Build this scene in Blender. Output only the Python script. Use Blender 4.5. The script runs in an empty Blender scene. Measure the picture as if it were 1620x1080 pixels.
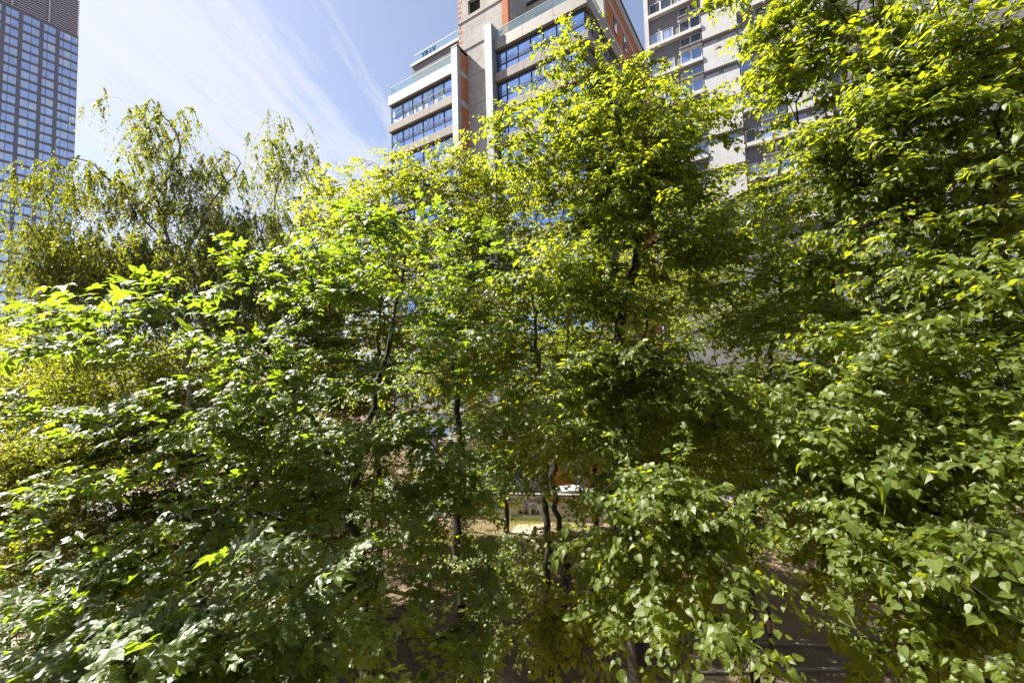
import bpy, math, random
import numpy as np
from mathutils import Matrix, Vector
rad = math.radians
S = bpy.context.scene
COL = S.collection
rng = np.random.default_rng(11)
random.seed(5)

# ------------------------------------------------------------------ camera
F, PITCH, ROLL, GA, H = 668.8, .06148, -.028166, -.99986, 9.5
cp, sp, cr, sr = math.cos(PITCH), math.sin(PITCH), math.cos(ROLL), math.sin(ROLL)
FW = np.array([0, cp, sp]); R0 = np.array([1., 0, 0]); U0 = np.array([0, -sp, cp])
RI = cr * R0 + sr * U0; UP = -sr * R0 + cr * U0
CAM = np.array([0, 0, H])
AX = np.array([math.sin(GA), math.cos(GA), 0]); BX = np.array([AX[1], -AX[0], 0])
GRID_ROT = math.atan2(-AX[1], -AX[0])          # street grid: local x runs right, local y away

def ray(x, y): return FW + RI * (x - 810) / F + UP * (540 - y) / F
def at(x, y, Y):
    d = ray(x, y); return CAM + d * (Y / d[1])
def gnd(x, y, z=0.0):
    d = ray(x, y); return CAM + d * ((z - H) / d[2])

cam = bpy.data.cameras.new('camera'); co = bpy.data.objects.new('camera', cam); COL.objects.link(co)
cam.sensor_width = 36; cam.lens = 36 * F / 1620; cam.clip_end = 3000; cam.clip_start = .05
M = Matrix(((RI[0], UP[0], -FW[0], 0), (RI[1], UP[1], -FW[1], 0), (RI[2], UP[2], -FW[2], H), (0, 0, 0, 1)))
co.matrix_world = M
S.camera = co

# ------------------------------------------------------------------ node helpers
def new_mat(name):
    m = bpy.data.materials.new(name); m.use_nodes = True
    nt = m.node_tree; nt.nodes.clear()
    out = nt.nodes.new('ShaderNodeOutputMaterial')
    return m, nt, out
def nd(nt, t, **k):
    n = nt.nodes.new(t)
    for a, b in k.items(): setattr(n, a, b)
    return n
def setin(n, **k):
    for a, b in k.items(): n.inputs[a.replace('_', ' ')].default_value = b
def rgb(c): return (c[0], c[1], c[2], 1)
def mixc(nt, fac, a, b, mode='MIX'):
    n = nd(nt, 'ShaderNodeMix', data_type='RGBA', blend_type=mode)
    for i, v in ((0, fac), (6, a), (7, b)):
        if isinstance(v, (int, float)): n.inputs[i].default_value = v
        elif isinstance(v, (tuple, list)): n.inputs[i].default_value = rgb(v)
        else: nt.links.new(v, n.inputs[i])
    return n.outputs[2]
def math_(nt, op, a, b=None, c=None, clamp=False):
    n = nd(nt, 'ShaderNodeMath', operation=op, use_clamp=clamp)
    for i, v in enumerate((a, b, c)):
        if v is None: continue
        if isinstance(v, (int, float)): n.inputs[i].default_value = v
        else: nt.links.new(v, n.inputs[i])
    return n.outputs[0]
def noise(nt, vec, scale, detail=4, rough=.6, dist=0):
    n = nd(nt, 'ShaderNodeTexNoise'); setin(n, Scale=scale, Detail=detail, Roughness=rough, Distortion=dist)
    if vec is not None: nt.links.new(vec, n.inputs['Vector'])
    return n.outputs['Fac']
def ramp(nt, fac, stops):
    n = nd(nt, 'ShaderNodeValToRGB'); e = n.color_ramp.elements
    while len(e) < len(stops): e.new(.5)
    for k, (p, c) in zip(e, stops):
        k.position = p; k.color = rgb(c) if isinstance(c, (tuple, list)) else (c, c, c, 1)
    nt.links.new(fac, n.inputs[0]); return n.outputs[0]
def mapping(nt, vec, scale=(1, 1, 1), rot=(0, 0, 0), loc=(0, 0, 0)):
    n = nd(nt, 'ShaderNodeMapping')
    n.inputs['Scale'].default_value = scale; n.inputs['Rotation'].default_value = rot; n.inputs['Location'].default_value = loc
    nt.links.new(vec, n.inputs['Vector']); return n.outputs[0]
def objco(nt): return nd(nt, 'ShaderNodeTexCoord').outputs['Object']
def bump(nt, h, strength, dist=.02):
    n = nd(nt, 'ShaderNodeBump'); setin(n, Strength=strength, Distance=dist); nt.links.new(h, n.inputs['Height']); return n.outputs[0]

def surf(name, c1, c2, scale=3, rough=.8, stretch=(1, 1, 1), streak=0, bumps=.2, metal=0, spec=.5, fine=40, c3=None):
    """a weathered surface: two tones by large noise, fine grain, optional vertical streaks"""
    m, nt, out = new_mat(name); L = nt.links
    p = nd(nt, 'ShaderNodeBsdfPrincipled'); L.new(p.outputs[0], out.inputs[0])
    oc = mapping(nt, objco(nt), stretch)
    n1 = noise(nt, oc, scale, 5, .65)
    col = ramp(nt, n1, [(.3, c1), (.7, c2)])
    if c3:
        n3 = noise(nt, oc, scale * .35, 3, .6, 1)
        col = mixc(nt, ramp(nt, n3, [(.52, 0.), (.62, 1.)]), col, c3)
    if streak:
        ns = noise(nt, mapping(nt, objco(nt), (3, 3, .12)), 2.2, 4, .7)
        col = mixc(nt, math_(nt, 'MULTIPLY', ramp(nt, ns, [(.45, 0.), (.75, 1.)]), streak), col, tuple(v * .45 for v in c1))
    nf = noise(nt, objco(nt), fine, 3, .7)
    col = mixc(nt, .25, col, ramp(nt, nf, [(.3, .25), (.7, .8)]), 'OVERLAY')
    L.new(col, p.inputs['Base Color']); setin(p, Roughness=rough, Metallic=metal)
    p.inputs['Specular IOR Level'].default_value = spec
    if bumps: L.new(bump(nt, nf, bumps, .01), p.inputs['Normal'])
    return m

def brick_mat(name, c1, c2, mortar, xz=True, w=.5, h=.24):
    m, nt, out = new_mat(name); L = nt.links
    p = nd(nt, 'ShaderNodeBsdfPrincipled'); L.new(p.outputs[0], out.inputs[0])
    sx = nd(nt, 'ShaderNodeSeparateXYZ'); L.new(objco(nt), sx.inputs[0])
    cx = nd(nt, 'ShaderNodeCombineXYZ')
    L.new(math_(nt, 'ADD', sx.outputs[0], sx.outputs[1]), cx.inputs[0]); L.new(sx.outputs[2], cx.inputs[1])
    b = nd(nt, 'ShaderNodeTexBrick'); L.new(cx.outputs[0], b.inputs['Vector'])
    b.inputs['Color1'].default_value = rgb(c1); b.inputs['Color2'].default_value = rgb(c2); b.inputs['Mortar'].default_value = rgb(mortar)
    setin(b, Scale=1, Mortar_Size=.012, Brick_Width=w, Row_Height=h, Bias=0.)
    n = noise(nt, objco(nt), 1.3, 5, .7)
    col = mixc(nt, ramp(nt, n, [(.4, 0.), (.75, .6)]), b.outputs[0], tuple(v * .45 for v in c1))
    L.new(col, p.inputs['Base Color']); setin(p, Roughness=.9)
    L.new(bump(nt, b.outputs['Fac'], .4, -.02), p.inputs['Normal'])
    return m

def glass_mat(name, tint, refl=.6, rough=.04, wob=.02, curtain=None):
    """coated window glass seen from outside"""
    m, nt, out = new_mat(name); L = nt.links
    p = nd(nt, 'ShaderNodeBsdfPrincipled'); L.new(p.outputs[0], out.inputs[0])
    oc = objco(nt)
    n = noise(nt, oc, .35, 2, .5)
    col = mixc(nt, n, tuple(v * .8 for v in tint), tuple(min(1, v * 1.2) for v in tint))
    if curtain:
        w = noise(nt, mapping(nt, oc, (9, 9, .15)), 1.5, 2, .5)
        col = mixc(nt, ramp(nt, w, [(.42, 0.), (.62, .75)]), col, curtain)
    L.new(col, p.inputs['Base Color']); setin(p, Roughness=rough, Metallic=refl, IOR=1.5)
    if wob: L.new(bump(nt, noise(nt, oc, .8, 1, .4), wob, .3), p.inputs['Normal'])
    return m

def plain(name, c, rough=.6, metal=0):
    m, nt, out = new_mat(name)
    p = nd(nt, 'ShaderNodeBsdfPrincipled'); nt.links.new(p.outputs[0], out.inputs[0])
    n = noise(nt, objco(nt), 6, 4, .6)
    nt.links.new(mixc(nt, n, tuple(v * .82 for v in c), tuple(min(1, v * 1.15) for v in c)), p.inputs['Base Color'])
    setin(p, Roughness=rough, Metallic=metal)
    return m

# ------------------------------------------------------------------ objects
def tag(o, label=None, cat=None, group=None, kind=None):
    if label: o['label'] = label
    if cat: o['category'] = cat
    if group: o['group'] = group
    if kind: o['kind'] = kind
    return o
def empty(name, loc, rz=0, label=None, cat=None, group=None):
    o = bpy.data.objects.new(name, None); COL.objects.link(o)
    o.location = Vector(loc); o.rotation_euler = (0, 0, rz)
    return tag(o, label, cat, group)
def link(name, me, parent=None, loc=(0, 0, 0), rot=(0, 0, 0)):
    o = bpy.data.objects.new(name, me); COL.objects.link(o)
    o.location = loc; o.rotation_euler = rot; o.parent = parent
    return o

class MB:
    def __init__(s): s.v, s.f, s.m = [], [], []
    def box(s, x0, x1, y0, y1, z0, z1, mi=0):
        b = len(s.v)
        s.v += [(x, y, z) for z in (z0, z1) for y in (y0, y1) for x in (x0, x1)]
        for q in ((0, 2, 3, 1), (4, 5, 7, 6), (0, 1, 5, 4), (2, 6, 7, 3), (0, 4, 6, 2), (1, 3, 7, 5)):
            s.f.append(tuple(b + i for i in q)); s.m.append(mi)
        return s
    def quad(s, pts, mi=0):
        b = len(s.v); s.v += [tuple(p) for p in pts]; s.f.append(tuple(range(b, b + len(pts)))); s.m.append(mi); return s
    def tube(s, pts, rs, n=8, mi=0, cap=True):
        pts = [np.array(p, float) for p in pts]; rings = []
        for i, p in enumerate(pts):
            d = pts[min(i + 1, len(pts) - 1)] - pts[max(i - 1, 0)]; d = d / np.linalg.norm(d)
            a = np.cross(d, [0, 0, 1]) if abs(d[2]) < .9 else np.cross(d, [1, 0, 0]); a /= np.linalg.norm(a); c = np.cross(d, a)
            b = len(s.v); rings.append(b)
            for k in range(n):
                t = 2 * math.pi * k / n; s.v.append(tuple(p + rs[i] * (math.cos(t) * a + math.sin(t) * c)))
        for a, b in zip(rings, rings[1:]):
            for k in range(n): s.f.append((a + k, a + (k + 1) % n, b + (k + 1) % n, b + k)); s.m.append(mi)
        if cap:
            s.f.append(tuple(rings[0] + k for k in range(n))[::-1]); s.m.append(mi)
            s.f.append(tuple(rings[-1] + k for k in range(n))); s.m.append(mi)
        return s
    def mesh(s, name, mats):
        me = bpy.data.meshes.new(name); me.from_pydata(s.v, [], s.f)
        for m in (mats if isinstance(mats, (list, tuple)) else [mats]): me.materials.append(m)
        me.polygons.foreach_set('material_index', s.m); me.update(); return me
    def build(s, name, mats, parent=None, loc=(0, 0, 0), bevel=0):
        o = link(name, s.mesh(name, mats), parent, loc)
        if bevel:
            b = o.modifiers.new('bevel', 'BEVEL'); b.width = bevel; b.segments = 2; b.limit_method = 'ANGLE'
        return o

def letter(ch, size, mat, parent, loc, name='lettering', sx=1, bold=.0, shear=0):
    cu = bpy.data.curves.new(name, 'FONT'); cu.body = ch; cu.size = size; cu.align_x = 'CENTER'; cu.extrude = .012; cu.offset = bold; cu.shear = shear
    t = bpy.data.objects.new('tmp', cu); COL.objects.link(t)
    me = bpy.data.meshes.new_from_object(t.evaluated_get(bpy.context.evaluated_depsgraph_get()))
    bpy.data.objects.remove(t); me.materials.clear(); me.materials.append(mat)
    o = link(name, me, parent, loc, (rad(90), 0, 0)); o.scale = (sx, 1, 1); return o

# ------------------------------------------------------------------ light and sky
SUN_AZ, SUN_EL = rad(-74.5), rad(50)
sd = np.array([math.sin(SUN_AZ) * math.cos(SUN_EL), math.cos(SUN_AZ) * math.cos(SUN_EL), math.sin(SUN_EL)])
sl = bpy.data.lights.new('sun', 'SUN'); so = bpy.data.objects.new('sun', sl); COL.objects.link(so)
sl.energy = 5.0; sl.angle = rad(.53); sl.color = (1, .93, .80)
so.rotation_euler = Vector(sd).to_track_quat('Z', 'Y').to_euler()
so.location = (-30, 20, 60)
W = bpy.data.worlds.new('World'); S.world = W; W.use_nodes = True
nt = W.node_tree; nt.nodes.clear(); L = nt.links
wo = nd(nt, 'ShaderNodeOutputWorld'); bg = nd(nt, 'ShaderNodeBackground'); L.new(bg.outputs[0], wo.inputs[0])
bg.inputs[1].default_value = .051
sky = nd(nt, 'ShaderNodeTexSky'); sky.sky_type = 'NISHITA'; sky.sun_disc = False
sky.sun_elevation = SUN_EL; sky.sun_rotation = SUN_AZ; sky.altitude = 100; sky.air_density = 1.0; sky.dust_density = 1.2; sky.ozone_density = 1.6
tc = nd(nt, 'ShaderNodeTexCoord').outputs['Generated']
sx = nd(nt, 'ShaderNodeSeparateXYZ'); L.new(tc, sx.inputs[0])
zz = math_(nt, 'MAXIMUM', sx.outputs[2], .04)
cx = nd(nt, 'ShaderNodeCombineXYZ')
PX = math_(nt, 'DIVIDE', sx.outputs[0], zz); PY = math_(nt, 'DIVIDE', sx.outputs[1], zz)
L.new(PX, cx.inputs[0]); L.new(PY, cx.inputs[1])
pv = cx.outputs[0]
mv = mapping(nt, pv, (3.0, .42, 1), (0, 0, rad(8)), (.4, .2, 0))
c1 = noise(nt, mv, 1.9, 10, .66, .35)
c2 = noise(nt, mapping(nt, pv, (1.1, .7, 1), (0, 0, rad(10)), (3.1, 1.2, 0)), .9, 5, .6, .4)
# the cirrus bank lies to the west of a line running away from the viewer
bank = math_(nt, 'MULTIPLY_ADD', PY, -.15, PX)
bankm = ramp(nt, math_(nt, 'MULTIPLY_ADD', bank, .5, 1.), [(.10, .65), (.28, .95), (.44, .85), (.55, .55), (.74, 0.)])
cl = math_(nt, 'MULTIPLY', math_(nt, 'ADD', math_(nt, 'MULTIPLY', c1, 1.7), math_(nt, 'MULTIPLY', c2, .45)), 1.)
cl = ramp(nt, math_(nt, 'ADD', cl, math_(nt, 'MULTIPLY_ADD', bankm, .62, -1.0)), [(.26, 0.), (.52, .62), (.76, 1.)])
hz = ramp(nt, sx.outputs[2], [(.0, .6), (.40, .0)])
cl = math_(nt, 'MAXIMUM', cl, math_(nt, 'MULTIPLY', hz, math_(nt, 'MULTIPLY_ADD', c1, .8, .2)), clamp=True)
skyc = mixc(nt, 1., sky.outputs[0], (1.06, .99, .98), 'MULTIPLY')
L.new(mixc(nt, math_(nt, 'MULTIPLY_ADD', cl, .76, .12), skyc, (4.5, 4.65, 5.2)), bg.inputs[0])
S.view_settings.view_transform = 'Standard'; S.view_settings.look = 'None'; S.view_settings.gamma = 1
S.view_settings.exposure = 1.95
S.cycles.use_denoising = True
S.cycles.max_bounces = 8; S.cycles.diffuse_bounces = 3; S.cycles.glossy_bounces = 3; S.cycles.transmission_bounces = 4; S.cycles.transparent_max_bounces = 6
S.cycles.caustics_reflective = False; S.cycles.caustics_refractive = False

# ------------------------------------------------------------------ shared materials
concrete = surf('raw_concrete', (.32, .312, .305), (.42, .41, .40), .8, .9, streak=.35, fine=14, c3=(.36, .33, .31))
fascia_m = surf('beige_cladding', (.225, .222, .215), (.27, .266, .256), .6, .6, streak=.2, fine=30)
band_m = surf('weathered_band', (.23, .215, .21), (.32, .30, .29), 1.2, .8, streak=.55, fine=25)
dark_metal = plain('dark_window_metal', (.03, .033, .04), .45)
pier_m = surf('pale_metal_cladding', (.235, .265, .295), (.275, .305, .335), .7, .45, streak=.12, fine=30)
joint_m = plain('dark_joint', (.12, .12, .12), .9)
block_brick = brick_mat('hollow_block_brick', (.42, .125, .05), (.50, .17, .07), (.30, .20, .15))
blue_glass = glass_mat('blue_office_glass', (.32, .48, .84), .85, .03, .015)
letter_m = plain('pale_blue_lettering', (.42, .66, .85), .35)
white_pvc = plain('white_window_frame', (.55, .55, .55), .4)
stucco_dark = surf('grey_stucco', (.155, .16, .175), (.20, .205, .222), 1.1, .95, streak=.3, fine=18, bumps=.5)
stucco_light = surf('pale_roughcast', (.43, .44, .455), (.53, .54, .56), .9, .95, streak=.3, fine=14, bumps=.6)
beam_m = surf('white_concrete_beam', (.48, .48, .49), (.56, .56, .57), 1.4, .8, streak=.3, fine=20)
pane_m = glass_mat('window_pane', (.20, .30, .50), .55, .05, .02)
pane_c = glass_mat('window_pane_with_curtain', (.20, .30, .50), .4, .08, .02, (.62, .60, .62))
pane_d = glass_mat('dark_window_pane', (.06, .07, .09), .15, .06, .02)

def clear_glass(name, tint):
    m, nt, out = new_mat(name); L = nt.links
    t = nd(nt, 'ShaderNodeBsdfTransparent'); t.inputs[0].default_value = rgb(tint)
    g = nd(nt, 'ShaderNodeBsdfGlossy'); g.inputs['Roughness'].default_value = .03
    d = nd(nt, 'ShaderNodeBsdfDiffuse'); d.inputs[0].default_value = rgb((.55, .72, .78))
    a = nd(nt, 'ShaderNodeMixShader'); a.inputs[0].default_value = .12; L.new(t.outputs[0], a.inputs[1]); L.new(d.outputs[0], a.inputs[2])
    fr = nd(nt, 'ShaderNodeLayerWeight'); fr.inputs[0].default_value = .12
    b = nd(nt, 'ShaderNodeMixShader'); L.new(fr.outputs[1], b.inputs[0]); L.new(a.outputs[0], b.inputs[1]); L.new(g.outputs[0], b.inputs[2])
    L.new(b.outputs[0], out.inputs[0]); return m
rail_glass = clear_glass('balustrade_glass', (.78, .9, .93))

# ------------------------------------------------------------------ office building in the middle
form_concrete = brick_mat('board_marked_concrete', (.34, .33, .32), (.41, .40, .39), (.15, .145, .14), w=1.3, h=3.5)
ob = empty('office_building', (7.83, 37.26, 0), GRID_ROT, 'glass and beige office block with bare concrete core and orange brick strips', 'building')
Z0 = 43.13
def opart(name, boxes, mats, bevel=0):
    if name in ('ledge', 'brick_tooth', 'flank_band', 'floor_band', 'wall') and len(boxes) > 1:
        for b in boxes: opart(name, [b], mats)
        return
    m = MB()
    for b in boxes: m.box(*b)
    return m.build(name, mats, ob, bevel=bevel)
# bodies
opart('wall', [(-26.9, -15.75, .7, 15, 0, Z0 + 1.0)], stucco_dark)
opart('wall', [(-10.4, -.4, .7, 13, 0, Z0 + 1.0)], stucco_dark)
# concrete core with a hole near its top
core = [(-16.85, -10.67, 1.9, 2.3, 0, Z0 + 7.7), (-16.85, -15.35, 1.9, 2.3, Z0 + 7.7, Z0 + 9.4), (-13.6, -10.67, 1.9, 2.3, Z0 + 7.7, Z0 + 9.4),
        (-16.85, -10.67, 1.9, 2.3, Z0 + 9.4, Z0 + 15), (-16.85, -9.87, 3.6, 11, 0, Z0 + 15), (-16.85, -16.4, 2.3, 3.6, 0, Z0 + 15), (-10.3, -9.87, 2.3, 3.6, 0, Z0 + 15)]
opart('core_wall', core, form_concrete)
opart('ledge', [(-16.9, -10.67, 1.82, 1.9, Z0 + z, Z0 + z + .16) for z in (-38, -31, -24.5, -17.5, -10.5, -7, -3.4, .15, 3.65, 7.2, 10.6)], concrete)
opart('brick_strip', [(-10.67, -9.82, 1.88, 2.3, Z0 + 1.2, Z0 + 15)], block_brick)
teeth = [(-16.856, -16.5 + .14 * (k % 2), 1.885, 1.9, Z0 + 2.9 + k * .62, Z0 + 3.2 + k * .62) for k in range(19)]
opart('brick_tooth', teeth, block_brick)
# upper block: concrete front, brick side
UZ = Z0 + 9.43
opart('upper_wall', [(-9.86, -.55, 6.3, 25, Z0 + 1.0, UZ - .1)], concrete)
opart('upper_wall', [(-9.8, -.8, 10, 24.9, 0, Z0 + 1)], concrete)
side = []
for a, b in ((Z0 - 43, Z0 + 2.5), (Z0 + 3.1, Z0 + 6.0), (Z0 + 6.5, Z0 + 7.9)): side.append((-.55, -.46, 7.0, 25, a, b))
opart('brick_wall', side, block_brick)
opart('floor_band', [(-.55, -.44, 6.3, 25, Z0 + 2.5, Z0 + 3.1), (-.55, -.44, 6.3, 25, Z0 + 6.0, Z0 + 6.5), (-.55, -.40, 6.3, 25, Z0 + 7.9, UZ - .2)], concrete)
opart('cornice', [(-10, -.3, 6.1, 25.2, UZ - .2, UZ + .05)], dark_metal)
for zz_ in (.2, 3.7, 7.0 - 3.4 * 2 - 3.2):
    for y in (9.2, 12.6, 16.0, 19.4):
        m = MB(); m.box(-.47, -.40, y, y + 1.0, Z0 + zz_, Z0 + zz_ + 1.9, 0); m.box(-.41, -.385, y + .12, y + .45, Z0 + zz_ + .12, Z0 + zz_ + 1.78, 1); m.box(-.41, -.385, y + .55, y + .88, Z0 + zz_ + .12, Z0 + zz_ + 1.78, 1)
        m.build('side_window', [dark_metal, blue_glass], ob)
# penthouse on the left block
opart('penthouse', [(-25.6, -17.0, 3.0, 13, Z0 + 1.0, Z0 + 6.35)], stucco_dark)
opart('penthouse_roof', [(-25.8, -16.9, 2.8, 13.2, Z0 + 6.35, Z0 + 6.68)], fascia_m)
opart('penthouse_window', [(-21.0, -17.3, 2.9, 3.0, Z0 + 1.5, Z0 + 4.0)], blue_glass)
opart('penthouse_window', [(-5.2, -1.2, 6.2, 6.3, Z0 + 1.4, Z0 + 4.3)], blue_glass)
opart('penthouse_window', [(-8.9, -6.4, 6.2, 6.3, Z0 + 5.9, Z0 + 7.8)], pane_d)
# floor bands
def bandset(x0, x1, ks):
    for k in ks:
        top = 1.2 if k == 0 else .92
        m = MB()
        zb = Z0 - 3.5 * k
        n = max(1, round((x1 - x0) / 3.5)); w = (x1 - x0) / n
        for i in range(n): m.box(x0 + i * w + .015, x0 + (i + 1) * w - .015, 0, .42, zb, zb + top, 0)
        m.box(x0 + .02, x1 - .02, .03, .69, zb + .04, zb + top - .03, 1)
        m.build('fascia' if k == 0 else 'floor_band', [fascia_m if k == 0 else band_m, joint_m], ob)
bandset(-27.05, -16.43, range(12)); bandset(-10.5, 0, range(12))
for k in range(12):
    m = MB(); zb = Z0 - 3.5 * k; m.box(-.42, 0.0, .44, 9.8, zb, zb + (1.2 if k == 0 else .92), 0)
    m.build('side_band', [fascia_m if k == 0 else band_m], ob)
# window bands: a frame part with its pane as sub-part
def winband(edges, flip=False):
    fr, pn = MB(), MB()
    def bx(mb, a, b, y0, y1, z0, z1):
        if flip: mb.box(-y1, -y0, a, b, z0, z1)
        else: mb.box(a, b, y0, y1, z0, z1)
    a0, a1 = edges[0], edges[-1]
    for i, e in enumerate(edges):
        w = .055 if i % 2 else .032
        bx(fr, e - w, e + w, .36, .50, -2.58, 0)
    bx(fr, a0, a1, .37, .49, -.24, 0); bx(fr, a0, a1, .37, .49, -1.63, -1.56); bx(fr, a0, a1, .37, .49, -2.58, -2.50)
    for z in (-1.14, -1.32): bx(fr, a0, a1, .26, .29, z, z + .03)
    bx(pn, a0, a1, .44, .47, -2.5, -.24)
    return fr.mesh('window_frame', dark_metal), pn.mesh('window_pane', blue_glass)
wl = winband([-26.9, -24.84, -23.14, -21.44, -19.71, -18.04, -16.5])
wr = winband([-10.35, -9.29, -7.82, -6.33, -4.83, -3.38, -1.93, -.42])
ws = winband([.6, 2.2, 3.9, 5.6, 7.3, 9.0, 9.75], True)
WINL = []
for k in range(12):
    for me in (wl, wr, ws):
        o = link('window', me[0], ob, (0, 0, Z0 - 3.5 * k)); link('pane', me[1], o)
        if me is wl: WINL.append(o)
for ch, u, z, s, sx_ in (('Z', 26.0, -1.25, 1.25, .8), ('J', 23.9, -1.2, 1.5, 1.0), ('O', 22.3, -1.15, 1.0, .8), ('A', 20.6, -1.1, 1.35, .85), ('T', 18.85, -1.0, 1.25, .95)):
    letter(ch, s, letter_m, WINL[1], (-u, .41, z), sx=sx_, bold=.03)
for ch, u, z, s, sx_ in (('C', 25.8, -2.4, 2.7, .9), ('I', 23.9, -2.4, 2.7, .9), ('N', 22.2, -2.4, 2.6, .7), ('F', 20.5, -2.4, 2.6, .8), ('A', 18.6, -2.4, 2.8, 1.0)):
    letter(ch, s, letter_m, WINL[0], (-u, .41, z), sx=sx_, bold=.06)
for ch, u, z, s, sx_ in (('J', 23.6, -2.4, 2.4, .8), ('S', 20.6, -2.0, 2.2, 1.0), ('C', 17.6, -2.3, 2.7, .95)):
    letter(ch, s, letter_m, WINL[2], (-u, .41, z), sx=sx_, bold=.08)
# piers with metal cladding and a block-brick flank
for x0, x1, dep, gap in ((-16.42, -15.6, .55, True), (-11.4, -10.53, 1.0, False)):
    m = MB()
    z = 0
    while z < Z0 + 2.85 - .1:
        z1 = min(z + 1.75, Z0 + 2.85); m.box(x0, x1, -.48 if not gap else -.05, dep, z + .012, z1 - .012, 0); z = z1
    m.box(x0 + .02, x1 - .02, -.46 if not gap else -.03, dep - .02, .02, Z0 + 2.8, 1)
    m.build('pier', [pier_m, joint_m], ob)
bands_, bricks_ = [], []
for k in range(13):
    zt = Z0 - .25 - 3.5 * k
    bands_.append((-16.3, -15.58, .56, 1.89, zt, zt + .6)); bricks_.append((-16.3, -15.6, .56, 1.89, max(zt - 2.9, 0), zt))
bricks_.append((-16.3, -15.6, .56, 1.89, Z0 + .35, Z0 + 2.6))
opart('brick_flank', bricks_, block_brick); opart('flank_band', bands_, concrete)
opart('pier_cap', [(-16.44, -15.5, -.08, 1.89, Z0 + 2.86, Z0 + 2.96)], dark_metal)
opart('parapet', [(-10.9, -10.5, .9, 5, Z0 + 1.2, Z0 + 2.5)], dark_metal)
# glass balustrades
def rail(x0, x1, y, z, end=None, n=6):
    m = MB(); w = (x1 - x0) / n
    for i in range(n): m.box(x0 + i * w + .015, x0 + (i + 1) * w - .015, y, y + .02, z, z + 1.1, 0)
    m.box(x0, x1, y - .02, y + .04, z + 1.1, z + 1.14, 1)
    if end is not None: m.box(end[0], end[0] + .02, y + .03, end[1], z, z + 1.1, 0); m.box(end[0] - .02, end[0] + .04, y + .05, end[1], z + 1.1, z + 1.14, 1)
    m.build('balustrade', [rail_glass, white_pvc], ob)
rail(-26.7, -16.45, .15, Z0 + 1.2, (-26.7, 3.0)); rail(-10.4, -.2, .15, Z0 + 1.2, (-.2, 6.2)); rail(-25.4, -17, 3.0, Z0 + 6.7, None, 4)
sign_m = surf('blue_sign_letters', (.012, .06, .11), (.015, .07, .12), 3, .95, spec=.0, bumps=0)
for i, ch in enumerate('YBIV'): letter(ch, .85, sign_m, ob, (-23.6 + i * .62, 2.9, Z0 + 6.85), 'sign_lettering', bold=.05)

# ------------------------------------------------------------------ apartment block on the right
AO = np.array([25.26, 69.99, 0]); AZ = 68.97
ab = empty('apartment_block', AO, GRID_ROT, 'tall pale grey roughcast apartment slab with white window frames', 'building')
def apart(name, boxes, mats):
    if len(boxes) > 1:
        for b in boxes: apart(name, [b], mats)
        return
    m = MB()
    for b in boxes: m.box(*b)
    return m.build(name, mats, ab)
PT = 5.4; KR = range(-4, 8)
apart('wall', [(-.7, 46, .45, 14, 0, AZ + 27)], stucco_dark)
apart('end_fin', [(-.72, -.02, .0, .44, 0, AZ + 27)], stucco_light)
apart('parapet', [(-.75, 46.1, .3, 14.1, AZ + 27, AZ + 27.9)], beam_m)
def win_meshes(name, w, h, n, glass, rail_=False, single=False):
    fr, pn = MB(), MB(); t = .1
    fr.box(0, w, 0, .12, 0, t); fr.box(0, w, 0, .12, h - t, h)
    pw = w / n
    for i in range(n + 1): x = i * pw; a = .0 if i == 0 else (.14 if i < n else .1); b = .1 if i == 0 else (.14 if i < n else 0.); fr.box(x - a, x + b, -.005, .125, .003, h - .003)
    pn.box(.05, w - .05, .05, .09, .05, h - .05)
    if rail_:
        fr.box(.02, w - .02, -.42, -.38, 1.02, 1.07, 1); fr.box(.02, w - .02, -.42, -.38, .06, .1, 1)
        for i in range(int(w / .16)): fr.box(.08 + i * .16, .10 + i * .16, -.41, -.39, .1, 1.02, 1)
    return fr.mesh(name + '_frame', [white_pvc, dark_metal]), pn.mesh(name + '_pane', glass)
R5 = random.Random(3)
def variants(name, w, h, n, **k): return [win_meshes(name, w, h, n, g, **k) for g in (pane_m, pane_c, pane_d)]
WA = variants('pair_window', 3.7, 2.05, 2); WB = variants('pair_window', 3.25, 2.05, 2)
WC = variants('tall_window', 1.4, 2.1, 1); WS = variants('strip_window', 1.9, .62, 1); WF = variants('french_window', 3.25, 1.55, 2, rail_=True)
def put(vs, x, y, z, name, wts=(5, 4, 1)):
    me = R5.choices(vs, wts)[0]; o = link(name, me[0], ab, (x, y, z)); link('pane', me[1], o)
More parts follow.
